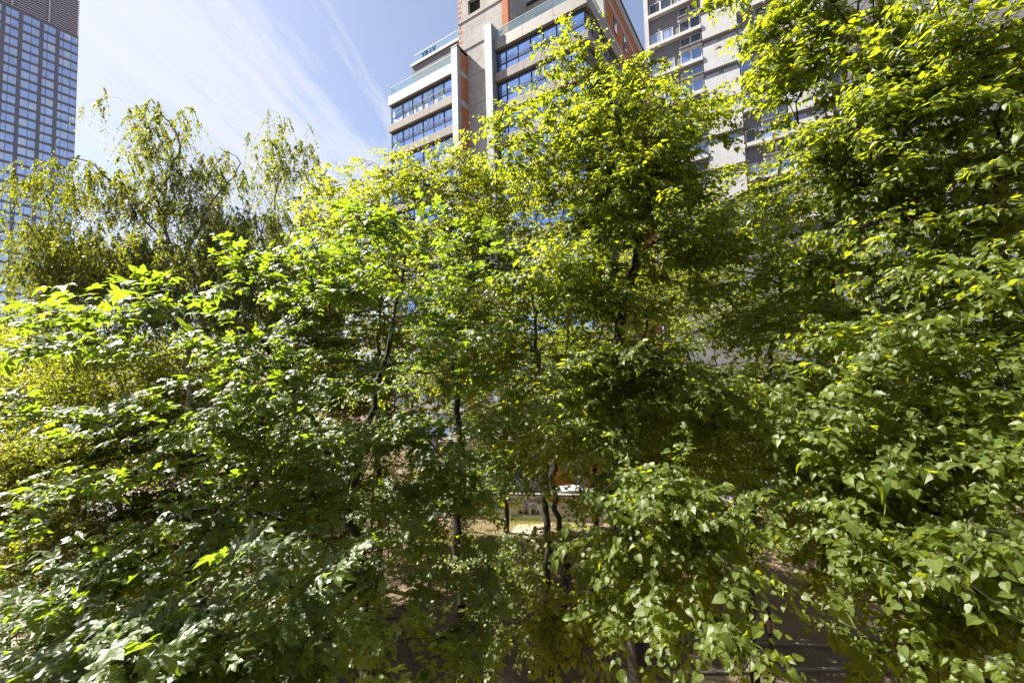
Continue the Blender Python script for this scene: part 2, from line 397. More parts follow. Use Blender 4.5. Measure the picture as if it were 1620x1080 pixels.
for k in KR:
    z = AZ - PT * k
    put(WA, .15, .33, z + .72, 'window'); put(WB, 4.85, .33, z + .72, 'window'); put(WF, 4.85, .33, z + 3.62, 'french_window', (3, 2, 5))
    put(WS, 8.45, .33, z + 2.2, 'strip_window'); put(WS, 11.1, .33, z + 2.2, 'strip_window')
    put(WC, 13.45, .33, z + .72, 'window'); put(WB, 15.7, .33, z + .72, 'window'); put(WF, 15.7, .33, z + 3.62, 'french_window', (3, 2, 5))
    put(WS, 19.3, .33, z + 2.2, 'strip_window'); put(WS, 21.9, .33, z + 2.2, 'strip_window')
    apart('sill_beam', [(0, 8.28, -.35, .44, z, z + .56)], beam_m); apart('sill_beam', [(13.3, 19.0, -.35, .44, z, z + .56)], beam_m)
    apart('balcony_slab', [(4.7, 8.2, -.18, .44, z + 3.3, z + 3.56), (15.6, 19.0, -.18, .44, z + 3.3, z + 3.56)], stucco_dark)
    apart('lintel', [(4.7, 8.2, .1, .44, z + 2.82, z + 3.28), (15.6, 19.0, .1, .44, z + 2.82, z + 3.28)], stucco_light)
    apart('wall_panel', [(8.3, 13.28, -.16, .44, z - 2.08, z + 2.05)], stucco_light); apart('wall_panel', [(19.1, 24.2, -.16, .44, z - 2.08, z + 2.05)], stucco_light)
    apart('coping', [(8.27, 13.3, -.2, .44, z + 2.055, z + 2.12), (19.07, 24.23, -.2, .44, z + 2.055, z + 2.12)], joint_m)

# ------------------------------------------------------------------ glass tower on the left
TP = at(126.7, 1.1, 150)
tw = empty('glass_tower', (TP[0], TP[1], 0), GRID_ROT, 'dark blue glass high-rise with louvred top behind the birches', 'building')
TZ = TP[2]
spandrel = surf('brown_spandrel', (.14, .14, .17), (.185, .18, .215), .5, .6, fine=8)
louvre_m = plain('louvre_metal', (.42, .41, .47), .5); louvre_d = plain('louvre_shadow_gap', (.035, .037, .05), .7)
tower_glass = [glass_mat('tower_glass', (.55, .64, .82), .75, .05, .012), glass_mat('tower_glass_pale', (.60, .69, .84), .65, .1, .012), glass_mat('tower_glass_blind', (.60, .72, .88), .35, .2, .01)]
m = MB(); m.box(-30, -.2, -62, -.0, 0, TZ - 14.2, 0); m.box(-30, -.5, -62, -.3, TZ - 14.2, TZ, 1); m.build('wall', [spandrel, louvre_d], tw)
m = MB()
for i in range(16): m.box(-.34, -.12, -62, -.05, TZ - 13.9 + i * .87, TZ - 13.9 + i * .87 + .46, 0)
m.build('louvre_screen', [louvre_m], tw)
for y in (-7.6, -16.2, -24.9): MB().box(-.1, .25, y - .2, y + .2, TZ - 14.1, TZ + 1).build('fin', [white_pvc], tw)
bays = [(-4.8, -.12, (-3.8, -1.85)), (-8.75, -5.75, (-7.75,)), (-13.6, -9.65, (-11.6,)), (-17.5, -14.5, (-16.4,)), (-22.35, -18.4, (-20.4,))]
for j in range(1, 6): bays += [(a - 8.75 * j, b - 8.75 * j, tuple(c - 8.75 * j for c in cs)) for a, b, cs in bays[3:5]]
FL = 3.37
m = MB()
for i in range(37):
    z = TZ - 14.2 - FL * i; m.box(-.2, -.02, -62, -.02, z - .86, z, 0)
m.build('spandrel_bands', [spandrel], tw)
m = MB()
for y0, y1 in [(-5.75, -4.8), (-9.65, -8.75), (-14.5, -13.6), (-18.4, -17.5)] + [(-23.25 - 4.375 * j, -22.35 - 4.375 * j) for j in range(9)]:
    m.box(-.2, .03, y0, y1, 0, TZ - 14.2, 0)
m.build('pillars', [spandrel], tw)
R6 = random.Random(8); rest = MB(); cnt = 0
cache = {}
for i in range(36):
    for b, (y0, y1, cs) in enumerate(bays):
        z1 = TZ - 14.2 - FL * i - .86; z0 = z1 - FL + .86
        if z0 < 3: continue
        g = [R6.choices((0, 1, 2), (6, 3, 1))[0] for _ in range(len(cs) + 1)]
        mb = rest if not ((i < 19 and b < 4) or (19 <= i < 31 and b in (3, 4))) else MB()
        ed = [y0] + sorted(cs) + [y1]
        for q, (a, c) in enumerate(zip(ed, ed[1:])):
            mb.box(-.2, -.13, a + .04, c - .04, z0, z1, g[q])
            if R6.random() < .22:                      # a raised blind or a bright strip behind the pane
                w_ = (c - a) * R6.uniform(.12, .3); mb.box(-.13, -.128, c - .1 - w_, c - .1, z0 + R6.uniform(0, 1), z1 - .05, 2)
        for c in cs: mb.box(-.2, -.08, c - .05, c + .05, z0, z1, 3)
        if mb is not rest: mb.build('window', tower_glass + [dark_metal], tw)
o = rest.build('window_rows', tower_glass + [dark_metal], tw); tag(o, kind='stuff')

# ------------------------------------------------------------------ small far buildings glimpsed between the birches
P = at(323, 302, 120)
fb = empty('gabled_building', (P[0], P[1], 0), GRID_ROT, 'distant dark grey building with a pointed top glimpsed through the birch', 'building')
grey_clad = surf('grey_ribbed_cladding', (.20, .21, .25), (.25, .26, .30), .3, .6, stretch=(4, 4, .05), fine=3)
m = MB(); m.box(-2.3, 2.3, 0, 4, 0, P[2] - 1.2, 0)
b = len(m.v); zt = P[2]
m.v += [(-2.3, 0, zt - 1.19), (2.3, 0, zt - 1.19), (0, 0, zt), (-2.3, 4, zt - 1.19), (2.3, 4, zt - 1.19), (0, 4, zt)]
m.f += [(b, b + 1, b + 2), (b + 3, b + 5, b + 4), (b, b + 2, b + 5, b + 3), (b + 1, b + 4, b + 5, b + 2), (b, b + 3, b + 4, b + 1)]; m.m += [0] * 5
m.build('wall', [grey_clad], fb)
m = MB()
for i in range(8): m.box(-2.2 + i * .6, -2.1 + i * .6, -.12, 0, 0, zt - 1.3, 0)
m.build('cladding_ribs', [plain('pale_rib', (.34, .35, .38))], fb)
P = at(505, 386, 110)
fb2 = empty('far_office', (P[0], P[1], 0), GRID_ROT, 'far low glass office glimpsed between birch and lime', 'building')
m = MB(); m.box(-3.5, 3, 0, 5, 0, P[2], 0); m.build('wall', [spandrel], fb2)
for i in range(10):
    m = MB(); m.box(-3.3, 2.8, -.06, -.003, P[2] - 3.2 - i * 3.6, P[2] - .7 - i * 3.6, 0); m.build('window', [tower_glass[1]], fb2)

# ------------------------------------------------------------------ trees
def leaf_mat(name, dark, light, trans, rough=.42, tf=.45, veins=0., under=1.25, spec=.5):
    m, nt, out = new_mat(name); L = nt.links
    t = nd(nt, 'ShaderNodeAttribute', attribute_name='tint').outputs['Fac']
    col = ramp(nt, t, [(0., dark), (1., light)])
    tcol = ramp(nt, t, [(0., tuple(v * .8 for v in trans)), (1., trans)])
    p = nd(nt, 'ShaderNodeBsdfPrincipled')
    if veins:
        uv = nd(nt, 'ShaderNodeUVMap', uv_map='leaf').outputs[0]
        s = nd(nt, 'ShaderNodeSeparateXYZ'); L.new(uv, s.inputs[0])
        ax = math_(nt, 'ABSOLUTE', s.outputs[0])
        w = math_(nt, 'SINE', math_(nt, 'MULTIPLY', math_(nt, 'MULTIPLY_ADD', ax, -.9, s.outputs[1]), 46.))
        v = math_(nt, 'MAXIMUM', ramp(nt, w, [(.80, 0.), (1., .7)]), ramp(nt, ax, [(.0, 1.), (.035, 0.)]))
        col = mixc(nt, math_(nt, 'MULTIPLY', v, veins), col, tuple(min(1, c * 2.2) for c in light))
        L.new(bump(nt, w, .16 if name == 'lime_leaf' else .06, .004), p.inputs['Normal'])
    bf = nd(nt, 'ShaderNodeNewGeometry').outputs['Backfacing']
    colb = mixc(nt, bf, col, mixc(nt, .5, col, tuple(c * under * 1.3 for c in light)))
    L.new(colb, p.inputs['Base Color']); p.inputs['Specular IOR Level'].default_value = spec
    L.new(math_(nt, 'MULTIPLY_ADD', bf, .25, rough), p.inputs['Roughness'])
    tr = nd(nt, 'ShaderNodeBsdfTranslucent'); L.new(tcol, tr.inputs[0])
    mx = nd(nt, 'ShaderNodeMixShader'); mx.inputs[0].default_value = tf
    L.new(p.outputs[0], mx.inputs[1]); L.new(tr.outputs[0], mx.inputs[2]); L.new(mx.outputs[0], out.inputs[0])
    return m

def bark_mat(name, c1, c2, scale=9, stretch=(1, 1, .25), bs=.8):
    m, nt, out = new_mat(name); L = nt.links
    p = nd(nt, 'ShaderNodeBsdfPrincipled'); L.new(p.outputs[0], out.inputs[0]); setin(p, Roughness=.95)
    n = noise(nt, mapping(nt, objco(nt), stretch), scale, 6, .7, .6)
    L.new(ramp(nt, n, [(.35, c1), (.65, c2)]), p.inputs['Base Color']); L.new(bump(nt, n, bs, .03), p.inputs['Normal'])
    return m

lime_leaf = leaf_mat('lime_leaf', (.038, .064, .011), (.108, .148, .030), (.49, .56, .019), .43, .49, veins=.35)
lime_far = leaf_mat('lime_leaf_small', (.040, .066, .010), (.108, .146, .028), (.51, .57, .019), .44, .49)
maple_leaf = leaf_mat('maple_leaf', (.032, .058, .015), (.084, .124, .042), (.36, .51, .022), .42, .46, veins=.12, spec=.75)
birch_leaf = leaf_mat('birch_leaf', (.030, .050, .010), (.070, .094, .024), (.42, .46, .02), .42, .46, spec=.7)
shrub_leaf = leaf_mat('shrub_leaf', (.045, .075, .010), (.105, .138, .028), (.54, .58, .03), .40, .5)
bract_m = leaf_mat('lime_bract', (.22, .27, .09), (.32, .36, .14), (.42, .44, .10), .5, .4)
dark_bark = bark_mat('dark_bark', (.010, .008, .006), (.032, .024, .018))
pale_bark = bark_mat('birch_bark', (.10, .085, .075), (.40, .37, .34), 4, (.6, .6, 1.6), .3)

# leaf outlines in leaf space: x across, y along the blade, z normal; unit length
def tpl(kind):
    if kind == 'lime':
        half = [(.30, -.07), (.50, .20), (.43, .56), (.17, .88)]
        V = [(0, 0), (0, .32), (0, .68), (0, 1.1)]
        V += [(-x, y) for x, y in half] + list(half)
        Fq = [(0, 1, 5, 4), (1, 2, 6, 5), (2, 3, 7, 6), (0, 8, 9, 1), (1, 9, 10, 2), (2, 10, 11, 3)]
        V = [(x, y, .32 * abs(x) - .22 * y * y + .02 * math.sin(9 * y + 3 * x)) for x, y in V]
        V = [(x * .9, y * .95, z) for x, y, z in V]
    elif kind == 'maple':
        V = [(0, .28, 0.)]; Fq = []
        lob = [(-108, .52, .2), (-52, .82, .24), (0, .98, .26), (52, .82, .24), (108, .52, .2)]
        sin_ = [(-150, .26), (-80, .34), (-26, .40), (26, .40), (80, .34), (150, .26)]
        pts = []
        for (a, r) in sin_: pts.append(('s', a, r))
        idx = {}
        def addp(a, r, lift):
            x, y = r * math.sin(rad(a)), .28 + r * math.cos(rad(a)); V.append((x * .95, y, lift - .22 * r * r)); return len(V) - 1
        si = [addp(a, r, .05) for a, r in sin_]
        for i, (a, r, w) in enumerate(lob):
            t = addp(a, r, -.03); l = addp(a - 17, r * .70, .05); q = addp(a + 17, r * .70, .05)
            mid = addp(a, r * .5, -.01)
            Fq += [(0, si[i], l, mid), (mid, l, t, q), (0, mid, q, si[i + 1])]
    elif kind == 'birch':
        V = [(0, 0, 0), (-.36, .34, .10), (0, 1.05, -.08), (.36, .34, .10)]; Fq = [(0, 3, 2, 1)]
        V = [(0, 0, 0), (-.38, .36, .10), (0, .45, 0), (0, 1.05, -.1), (.38, .36, .10)]; Fq = [(0, 2, 3, 1), (0, 4, 3, 2)]
    elif kind == 'oval':
        V = [(0, 0, 0), (-.42, .40, .12), (0, .5, 0), (0, 1.05, -.12), (.42, .40, .12)]; Fq = [(0, 2, 3, 1), (0, 4, 3, 2)]
    elif kind == 'bract':
        V = [(-.09, 0, 0), (.09, 0, 0), (.12, .6, .03), (.03, 1, 0), (-.03, 1, 0), (-.12, .6, .03)]; Fq = [(0, 1, 2, 5), (5, 2, 3, 4)]
    V = np.array(V, float)
    Fq = np.array(Fq)
    # make every normal point to +z
    for i, q in enumerate(Fq):
        a, b, c = V[q[0]], V[q[1]], V[q[2]]
        if np.cross(b - a, c - a)[2] < 0: Fq[i] = q[::-1]
    return V, Fq
TPL = {k: tpl(k) for k in ('lime', 'maple', 'birch', 'oval', 'bract')}

def norm(a): return a / np.maximum(np.linalg.norm(a, axis=-1, keepdims=True), 1e-9)

def np_mesh(name, V, Q, mats, tint=None, uv=None, mi=None, smooth=False):
    me = bpy.data.meshes.new(name)
    n = Q.shape[1]
    me.vertices.add(len(V)); me.vertices.foreach_set('co', V.astype(np.float32).ravel())
    me.loops.add(Q.size); me.loops.foreach_set('vertex_index', Q.astype(np.int32).ravel())
    me.polygons.add(len(Q)); me.polygons.foreach_set('loop_start', np.arange(0, Q.size, n, dtype=np.int32))
    try: me.polygons.foreach_set('loop_total', np.full(len(Q), n, np.int32))
    except Exception: pass
    for m in mats: me.materials.append(m)
    if mi is not None: me.polygons.foreach_set('material_index', mi.astype(np.int32))
    me.polygons.foreach_set('use_smooth', np.full(len(Q), smooth))
    if tint is not None:
        a = me.attributes.new('tint', 'FLOAT', 'FACE'); a.data.foreach_set('value', tint.astype(np.float32))
    if uv is not None:
        u = me.uv_layers.new(name='leaf'); u.data.foreach_set('uv', uv.astype(np.float32).ravel())
    me.update(calc_edges=True); return me

def leaves(kind, pos, fwd, up, size, org, uv=False, bend=.0, hue=None, spec=None):
    """leaf geometry for M leaves -> (V, Q, tint, uv)"""
    T, Fq = TPL[kind]; Mn = len(pos)
    y = norm(fwd); x = norm(np.cross(y, up)); z = np.cross(x, y)
    s = size[:, None, None]
    tv = np.broadcast_to(T, (Mn,) + T.shape).copy()
    k = rng.normal(0, bend, (Mn, 1)); tv[:, :, 2] += k * tv[:, :, 1] ** 2
    tv[:, :, 2] *= rng.uniform(.3, 1.7, (Mn, 1)); tv[:, :, 0] *= rng.uniform(.85, 1.12, (Mn, 1))
    V = pos[:, None, :] + s * (tv[:, :, 0:1] * x[:, None] + tv[:, :, 1:2] * y[:, None] + tv[:, :, 2:3] * z[:, None])
    V = (V - org).reshape(-1, 3)
    Q = (Fq[None] + (np.arange(Mn) * len(T))[:, None, None]).reshape(-1, Fq.shape[1])
    tint = np.repeat(np.clip(.55 * rng.beta(2, 2, Mn) + (.45 * hue if hue is not None else .22), 0, 1), len(Fq))
    UV = np.tile(T[Fq][:, :, :2].reshape(-1, 2), (Mn, 1)) if uv else None
    return V, Q, tint, UV

def tubes(P0, P1, R0_, R1_, org, n=5):
    d = norm(P1 - P0); ref = np.where(np.abs(d[:, 2:3]) < .9, np.array([[0, 0, 1.]]), np.array([[1., 0, 0]]))
    a = norm(np.cross(d, ref)); c = np.cross(d, a)
    th = np.arange(n) * 2 * np.pi / n
    ring = np.cos(th)[None, :, None] * a[:, None] + np.sin(th)[None, :, None] * c[:, None]
    A = P0[:, None] + ring * R0_[:, None, None]; B = P1[:, None] + d[:, None] * (R1_ * .3)[:, None, None] + ring * R1_[:, None, None]
    V = np.concatenate([A, B], 1).reshape(-1, 3) - org
    q = np.array([(k, (k + 1) % n, n + (k + 1) % n, n + k) for k in range(n)])
    Q = (q[None] + (np.arange(len(P0)) * 2 * n)[:, None, None]).reshape(-1, 4)
    return V, Q

def poly(pts, step=.3, wob=.04):
    pts = np.array(pts, float); out = [pts[0]]
    for i in range(len(pts) - 1):
        p0 = pts[max(i - 1, 0)]; p1, p2 = pts[i], pts[i + 1]; p3 = pts[min(i + 2, len(pts) - 1)]
        n = max(1, int(np.linalg.norm(p2 - p1) / step))
        for k in range(1, n + 1):
            t = k / n
            q = .5 * ((2 * p1) + (-p0 + p2) * t + (2 * p0 - 5 * p1 + 4 * p2 - p3) * t * t + (-p0 + 3 * p1 - 3 * p2 + p3) * t ** 3)
            out.append(q + rng.normal(0, wob, 3) * [1, 1, .3])
    return np.array(out)

def make_tree(name, label, cat, group, trunks, blobs, kind, lsize, mats, bark, spray, shell=.55, detail=True, bracts=0., tip_r=.0036, up_bias=.12, dens=1., clump=6):
    """trunks: list of (points, radius at foot, radius at top); blobs: (px, py, Y, half-width px, half-height px, half-depth m, sprays)"""
    base = np.array(trunks[0][0][0]); base = np.array([base[0], base[1], 0.])
    root = empty(name, base, 0, label, cat, group)
    N, PA, PL, RT = [], [], [], []
    for ti, (pts, r0, r1) in enumerate(trunks):
        tr = poly(pts); b = len(N); ln = len(tr)
        for i, p in enumerate(tr):
            if i == 0:
                par = -1 if ti == 0 else int(np.argmin(np.linalg.norm(np.array(N) - p, axis=1)))
            else: par = b + i - 1
            t = i / (ln - 1); N.append(p); PA.append(par); PL.append(0. if ti == 0 else .3)
            RT.append((r0 * (1 - t) + r1 * t) * (1 + (.35 * math.exp(-i * .8) if ti == 0 else 0)))
    nt_ = len(N)
    cap = 60000
    NP = np.zeros((cap, 3)); NP[:nt_] = N; PAa = np.full(cap, -1); PAa[:nt_] = PA; PLa = np.zeros(cap); PLa[:nt_] = PL
    cnt = nt_
    S_ = []
    for (px, py, Y, rx, ry, rY, ns) in blobs:
        ns = max(4, int(ns * dens)); c = at(px, py, Y); ex = rx * Y / F; ez = ry * Y / F
        d = norm(rng.normal(size=(ns, 3))); r = rng.uniform(0, 1, ns) ** (1 / 3.)
        r = shell + (1 - shell) * r if shell < 1 else np.ones(ns)
        inner = rng.uniform(0, 1, ns) < .12; r[inner] = rng.uniform(0.1, .8, inner.sum())
        nc = max(2, int(ns / clump)); ci = rng.integers(0, nc, ns); ce = (d * r[:, None] * [ex, rY, ez])[:nc]
        jit = rng.normal(0, 1, (ns, 3)) * [.30, .30, .08]; jit[:, 2] -= .25 * (jit[:, 0] ** 2 + jit[:, 1] ** 2)
        S_.append(c + ce[ci] + jit * min(1.6, max(.75, Y / 8.)))
    S_ = np.concatenate(S_)
    S_ = S_[S_[:, 2] > .5]
    S_ = S_[(S_[:, 1] > .9) | (np.linalg.norm(S_ - CAM, axis=1) > 1.9)]
    S_ = S_[np.linalg.norm(S_ - CAM, axis=1) > (3.05 if kind == 'maple' else 1.8)]
    TN = NP[:nt_]
    dist = np.array([np.min(np.linalg.norm(TN - s, axis=1)) for s in S_])
    order = np.argsort(dist + rng.normal(0, .25, len(S_)))
    SD = np.zeros((len(S_), 3))
    for oi in order:
        p = S_[oi]; A = NP[:cnt]
        dv = p - A; dd = np.linalg.norm(dv, axis=1)
        cost = dd * (1 + .9 * np.clip(-dv[:, 2] / np.maximum(dd, .1) - .25, 0, 1)) + .28 * PLa[:cnt]
        j = int(np.argmin(cost)); d = dd[j]
        a = NP[j]; n = max(1, int(d / .28)); prev = j
        ctrl = (a + p) / 2 + np.array([0, 0, up_bias * d]) + rng.normal(0, .07, 3) * d
        for k in range(1, n + 1):
            t = k / n; q = (1 - t) ** 2 * a + 2 * t * (1 - t) * ctrl + t * t * p
            NP[cnt] = q; PAa[cnt] = prev; PLa[cnt] = PLa[j] + d * t; prev = cnt; cnt += 1
        SD[oi] = norm(p - NP[PAa[prev]] if n > 1 else p - a)
    wgt = np.zeros(cnt); tips = np.ones(cnt, bool); tips[PAa[:cnt][PAa[:cnt] >= 0]] = False
    wgt[tips] = 1
    for i in range(cnt - 1, nt_ - 1, -1): wgt[PAa[i]] += wgt[i]
    R = tip_r * np.maximum(wgt, 1) ** .48
    R[:nt_] = np.maximum(RT, 0)
    mx = np.zeros(cnt); e = np.arange(nt_, cnt)
    R[e] = np.minimum(R[e], .7 * np.max(RT))
    E_ = np.array([i for i in range(cnt) if PAa[i] >= 0]); Pp = PAa[E_]
    r0 = np.where(Pp < nt_, np.where(E_ < nt_, R[Pp], R[E_] * 1.25), np.minimum(R[Pp], R[E_] * 1.5))
    V, Q = tubes(NP[Pp], NP[E_], r0, R[E_], base, 7)
    # twigs and leaves
    up = np.array([0, 0, 1.]); K, nl, tl, fan, droop = spray['K'], spray['n'], spray['len'], spray['fan'], spray['droop']
    ns = len(S_)
    o = SD.copy(); o[:, 2] = o[:, 2] * .6; o = norm(o + rng.normal(0, .12, o.shape))
    o = np.repeat(o, K, 0); sp = np.repeat(S_, K, 0)
    ang = rng.uniform(-fan, fan, ns * K); ca, sa = np.cos(ang), np.sin(ang)
    td = np.stack([o[:, 0] * ca - o[:, 1] * sa, o[:, 0] * sa + o[:, 1] * ca, o[:, 2] + rng.normal(spray.get('rise', .0), spray.get('vj', .25), ns * K)], 1); td = norm(td)
    Ln = tl * rng.uniform(.55, 1.25, ns * K) * np.exp(rng.normal(0, spray.get('lj', .1), ns * K))
    t = (np.arange(nl) + .6) / nl
    tt = t[None, :, None]
    twp = lambda tq: sp[:, None] + td[:, None] * (Ln[:, None, None] * tq) - up * (droop * Ln[:, None, None] * tq ** 2)
    TP_ = twp(tt)
    tang = norm(td[:, None] - up * (2 * droop * tt))
    side = norm(np.cross(tang, up) + 1e-4); sg = np.where(np.arange(nl) % 2, 1., -1.)[None, :, None]
    dz = spray['leafdrop']
    fwd = side * sg * rng.uniform(.5, 1.1, (ns * K, nl, 1)) + tang * rng.uniform(.25, .9, (ns * K, nl, 1)) - up * (dz + rng.normal(0, spray.get('dj', .2), (ns * K, nl, 1))) + rng.normal(0, .15, (ns * K, nl, 3))
    outw = sp - base; outw[:, 2] = 0; outw = norm(outw)
    upv = up + rng.normal(0, spray['tilt'], (ns * K, nl, 3)) + .25 * side * sg + spray.get('out', .15) * outw[:, None] + np.array([-.34, -.30, 0.]) * spray.get('sunward', 1.)
    pos = TP_ + norm(fwd) * (lsize * spray.get('pet', .25))
    pos, fwd, upv = pos.reshape(-1, 3), fwd.reshape(-1, 3), upv.reshape(-1, 3)
    keep = (rng.uniform(size=len(pos)) < .93) & (np.linalg.norm(pos - CAM, axis=1) > 1.3)
    hue = np.repeat(rng.beta(1.2, 1.6, ns), K * nl)
    pos, fwd, upv = pos[keep], fwd[keep], upv[keep]
    sz = lsize * np.clip(rng.lognormal(-.05, .32, len(pos)), .4, 1.7)
    LV, LQ, Lt, Lu = leaves(kind, pos, fwd, upv, sz, base, detail, .25, hue[keep])
    # twig wood
    T3 = twp(np.array([0, .5, 1.])[None, :, None])
    tv1, tq1 = tubes(T3[:, 0], T3[:, 1], np.full(ns * K, tip_r * .8), np.full(ns * K, tip_r * .6), base, 3)
    tv2, tq2 = tubes(T3[:, 1], T3[:, 2], np.full(ns * K, tip_r * .6), np.full(ns * K, tip_r * .3), base, 3)
    VV = np.concatenate([V, tv1, tv2]); QQ = np.concatenate([Q, tq1 + len(V), tq2 + len(V) + len(tv1)])
    link('trunk', np_mesh('trunk', VV, QQ, [bark], smooth=True), root)
    link('crown', np_mesh('crown', LV, LQ, mats[:1], Lt, Lu), root)
    if bracts:
        k = rng.uniform(size=len(pos)) < bracts; nb = int(k.sum())
        f2 = np.tile([0, 0, -1.], (nb, 1)) + rng.normal(0, .3, (nb, 3)); u2 = rng.normal(0, 1, (nb, 3))
        BV, BQ, Bt, _ = leaves('bract', pos[k], f2, u2, np.full(nb, lsize * .8), base)
        link('bracts', np_mesh('bracts', BV, BQ, [bract_m], Bt), root)
    print(name, 'sprays', ns, 'leaves', len(pos), 'nodes', cnt)
    return root

LIME = dict(K=4, n=9, len=.42, fan=1.1, droop=.24, leafdrop=.26, tilt=.32, dj=.18, out=.1)
LIMEF = dict(K=4, n=9, len=.5, fan=1.2, droop=.22, leafdrop=.3, tilt=.4)
MAPLE = dict(K=3, n=8, len=.40, fan=1.0, droop=.08, leafdrop=.02, tilt=.22, pet=.55, vj=.13, out=.16, dj=.12)
BIRCH = dict(K=3, n=22, len=.62, fan=3.1, droop=.55, leafdrop=.9, tilt=.9, dj=.6, vj=.35, lj=.6, rise=-1.7)
SHRUB = dict(K=5, n=12, len=.5, fan=2.5, droop=.1, leafdrop=.2, tilt=.7, dj=.4)

def up_from(px, pys, Y, pxs=None):
    """trunk points: foot on the ground under the first point, then through the given image heights at distance Y"""
    pts = []
    for i, py in enumerate(pys):
        x = pxs[i] if pxs else px; y_ = Y[i] if isinstance(Y, (list, tuple)) else Y
        pts.append(at(x, py, y_))
    f = pts[0].copy(); f[2] = -.1
    return [f] + pts

# central lime
make_tree('lime_tree', 'slender lime in the centre with a pointed sunlit crown before the office block', 'tree', 'limes in the courtyard',
    [(up_from(0, [1040, 800, 560, 400, 260, 150, 85], 8.6, [1006, 985, 975, 1008, 990, 965, 940]), .25, .015),
     ([at(985, 300, 8.6), at(1020, 200, 8.4), at(1000, 95, 8.4)], .035, .012)],
    [(908, 118, 8.4, 38, 34, .6, 34), (992, 122, 8.3, 34, 36, .6, 34), (950, 180, 8.5, 85, 45, 1.3, 100), (1075, 200, 8.2, 60, 45, 1.0, 50), (1120, 165, 8.2, 25, 25, .5, 16),
     (960, 250, 8.3, 140, 60, 1.7, 220), (850, 240, 8.0, 75, 45, .9, 60), (1010, 310, 8.0, 90, 55, 1.5, 150), (1040, 250, 9.2, 60, 70, .8, 70), (1020, 380, 9.2, 110, 60, .9, 120),
     (930, 350, 7.2, 55, 60, .8, 60), (880, 430, 6.6, 60, 45, .8, 60), (1000, 420, 7.8, 160, 80, 1.8, 170),
     (985, 570, 6.0, 90, 45, .8, 75), (920, 650, 6.0, 80, 60, .9, 75), (1085, 620, 6.0, 75, 60, .9, 70), (1000, 680, 7.5, 150, 90, 1.8, 130),
     (1010, 790, 4.6, 75, 60, .7, 55), (1065, 920, 3.9, 65, 65, .6, 38), (940, 905, 5.0, 80, 45, .7, 34), (930, 985, 5.4, 60, 40, .6, 26), (1070, 850, 7.5, 100, 70, 1.3, 45)],
    'lime', .062, [lime_leaf], dark_bark, LIME, bracts=.12, dens=1.3, clump=8)
# near lime on the right
make_tree('lime_tree', 'broad near lime filling the right side with large leaves', 'tree', 'limes in the courtyard',
    [(up_from(0, [1000, 760, 520, 315, 120, -150], 6.6, [1500, 1492, 1480, 1418, 1400, 1380]), .20, .03),
     ([at(1482, 560, 6.6), at(1585, 390, 6.2), at(1575, 270, 6.0), at(1620, 60, 5.8), at(1660, -200, 5.8)], .10, .02)],
    [(1285, 50, 6.2, 50, 90, 1.2, 100), (1225, 45, 6.2, 18, 35, .5, 22), (1345, 200, 6.2, 50, 70, 1.0, 80), (1310, 290, 6.2, 40, 30, .8, 36), (1400, 60, 5.6, 140, 110, 1.8, 200), (1560, 60, 4.6, 140, 120, 1.2, 150), (1400, -130, 6.0, 260, 120, 2.0, 160), (1700, -50, 5.0, 160, 200, 1.5, 90),
     (1430, 230, 5.2, 130, 90, 1.3, 150), (1560, 240, 4.8, 130, 100, 1.2, 110), (1400, 350, 5.6, 120, 70, 1.4, 130), (1560, 420, 4.6, 130, 90, 1.0, 100),
     (1340, 480, 6.0, 130, 80, 1.4, 110), (1450, 560, 5.2, 150, 70, 1.3, 110), (1590, 570, 5.00, 110, 80, .9, 75),
     (1310, 640, 5.25, 110, 70, .8, 60), (1440, 700, 4.50, 120, 70, .7, 81), (1570, 760, 4.00, 110, 80, .7, 81), (1330, 790, 4.75, 110, 80, .7, 74),
     (1470, 850, 4.00, 110, 70, .6, 60), (1420, 940, 4.25, 55, 60, .5, 27), (1590, 900, 3.62, 90, 90, .5, 48), (1510, 1000, 3.62, 90, 80, .5, 40), (1700, 700, 4.50, 120, 300, 1.0, 81)],
    'lime', .068, [lime_leaf], dark_bark, LIME, bracts=.08, dens=.86, clump=7)
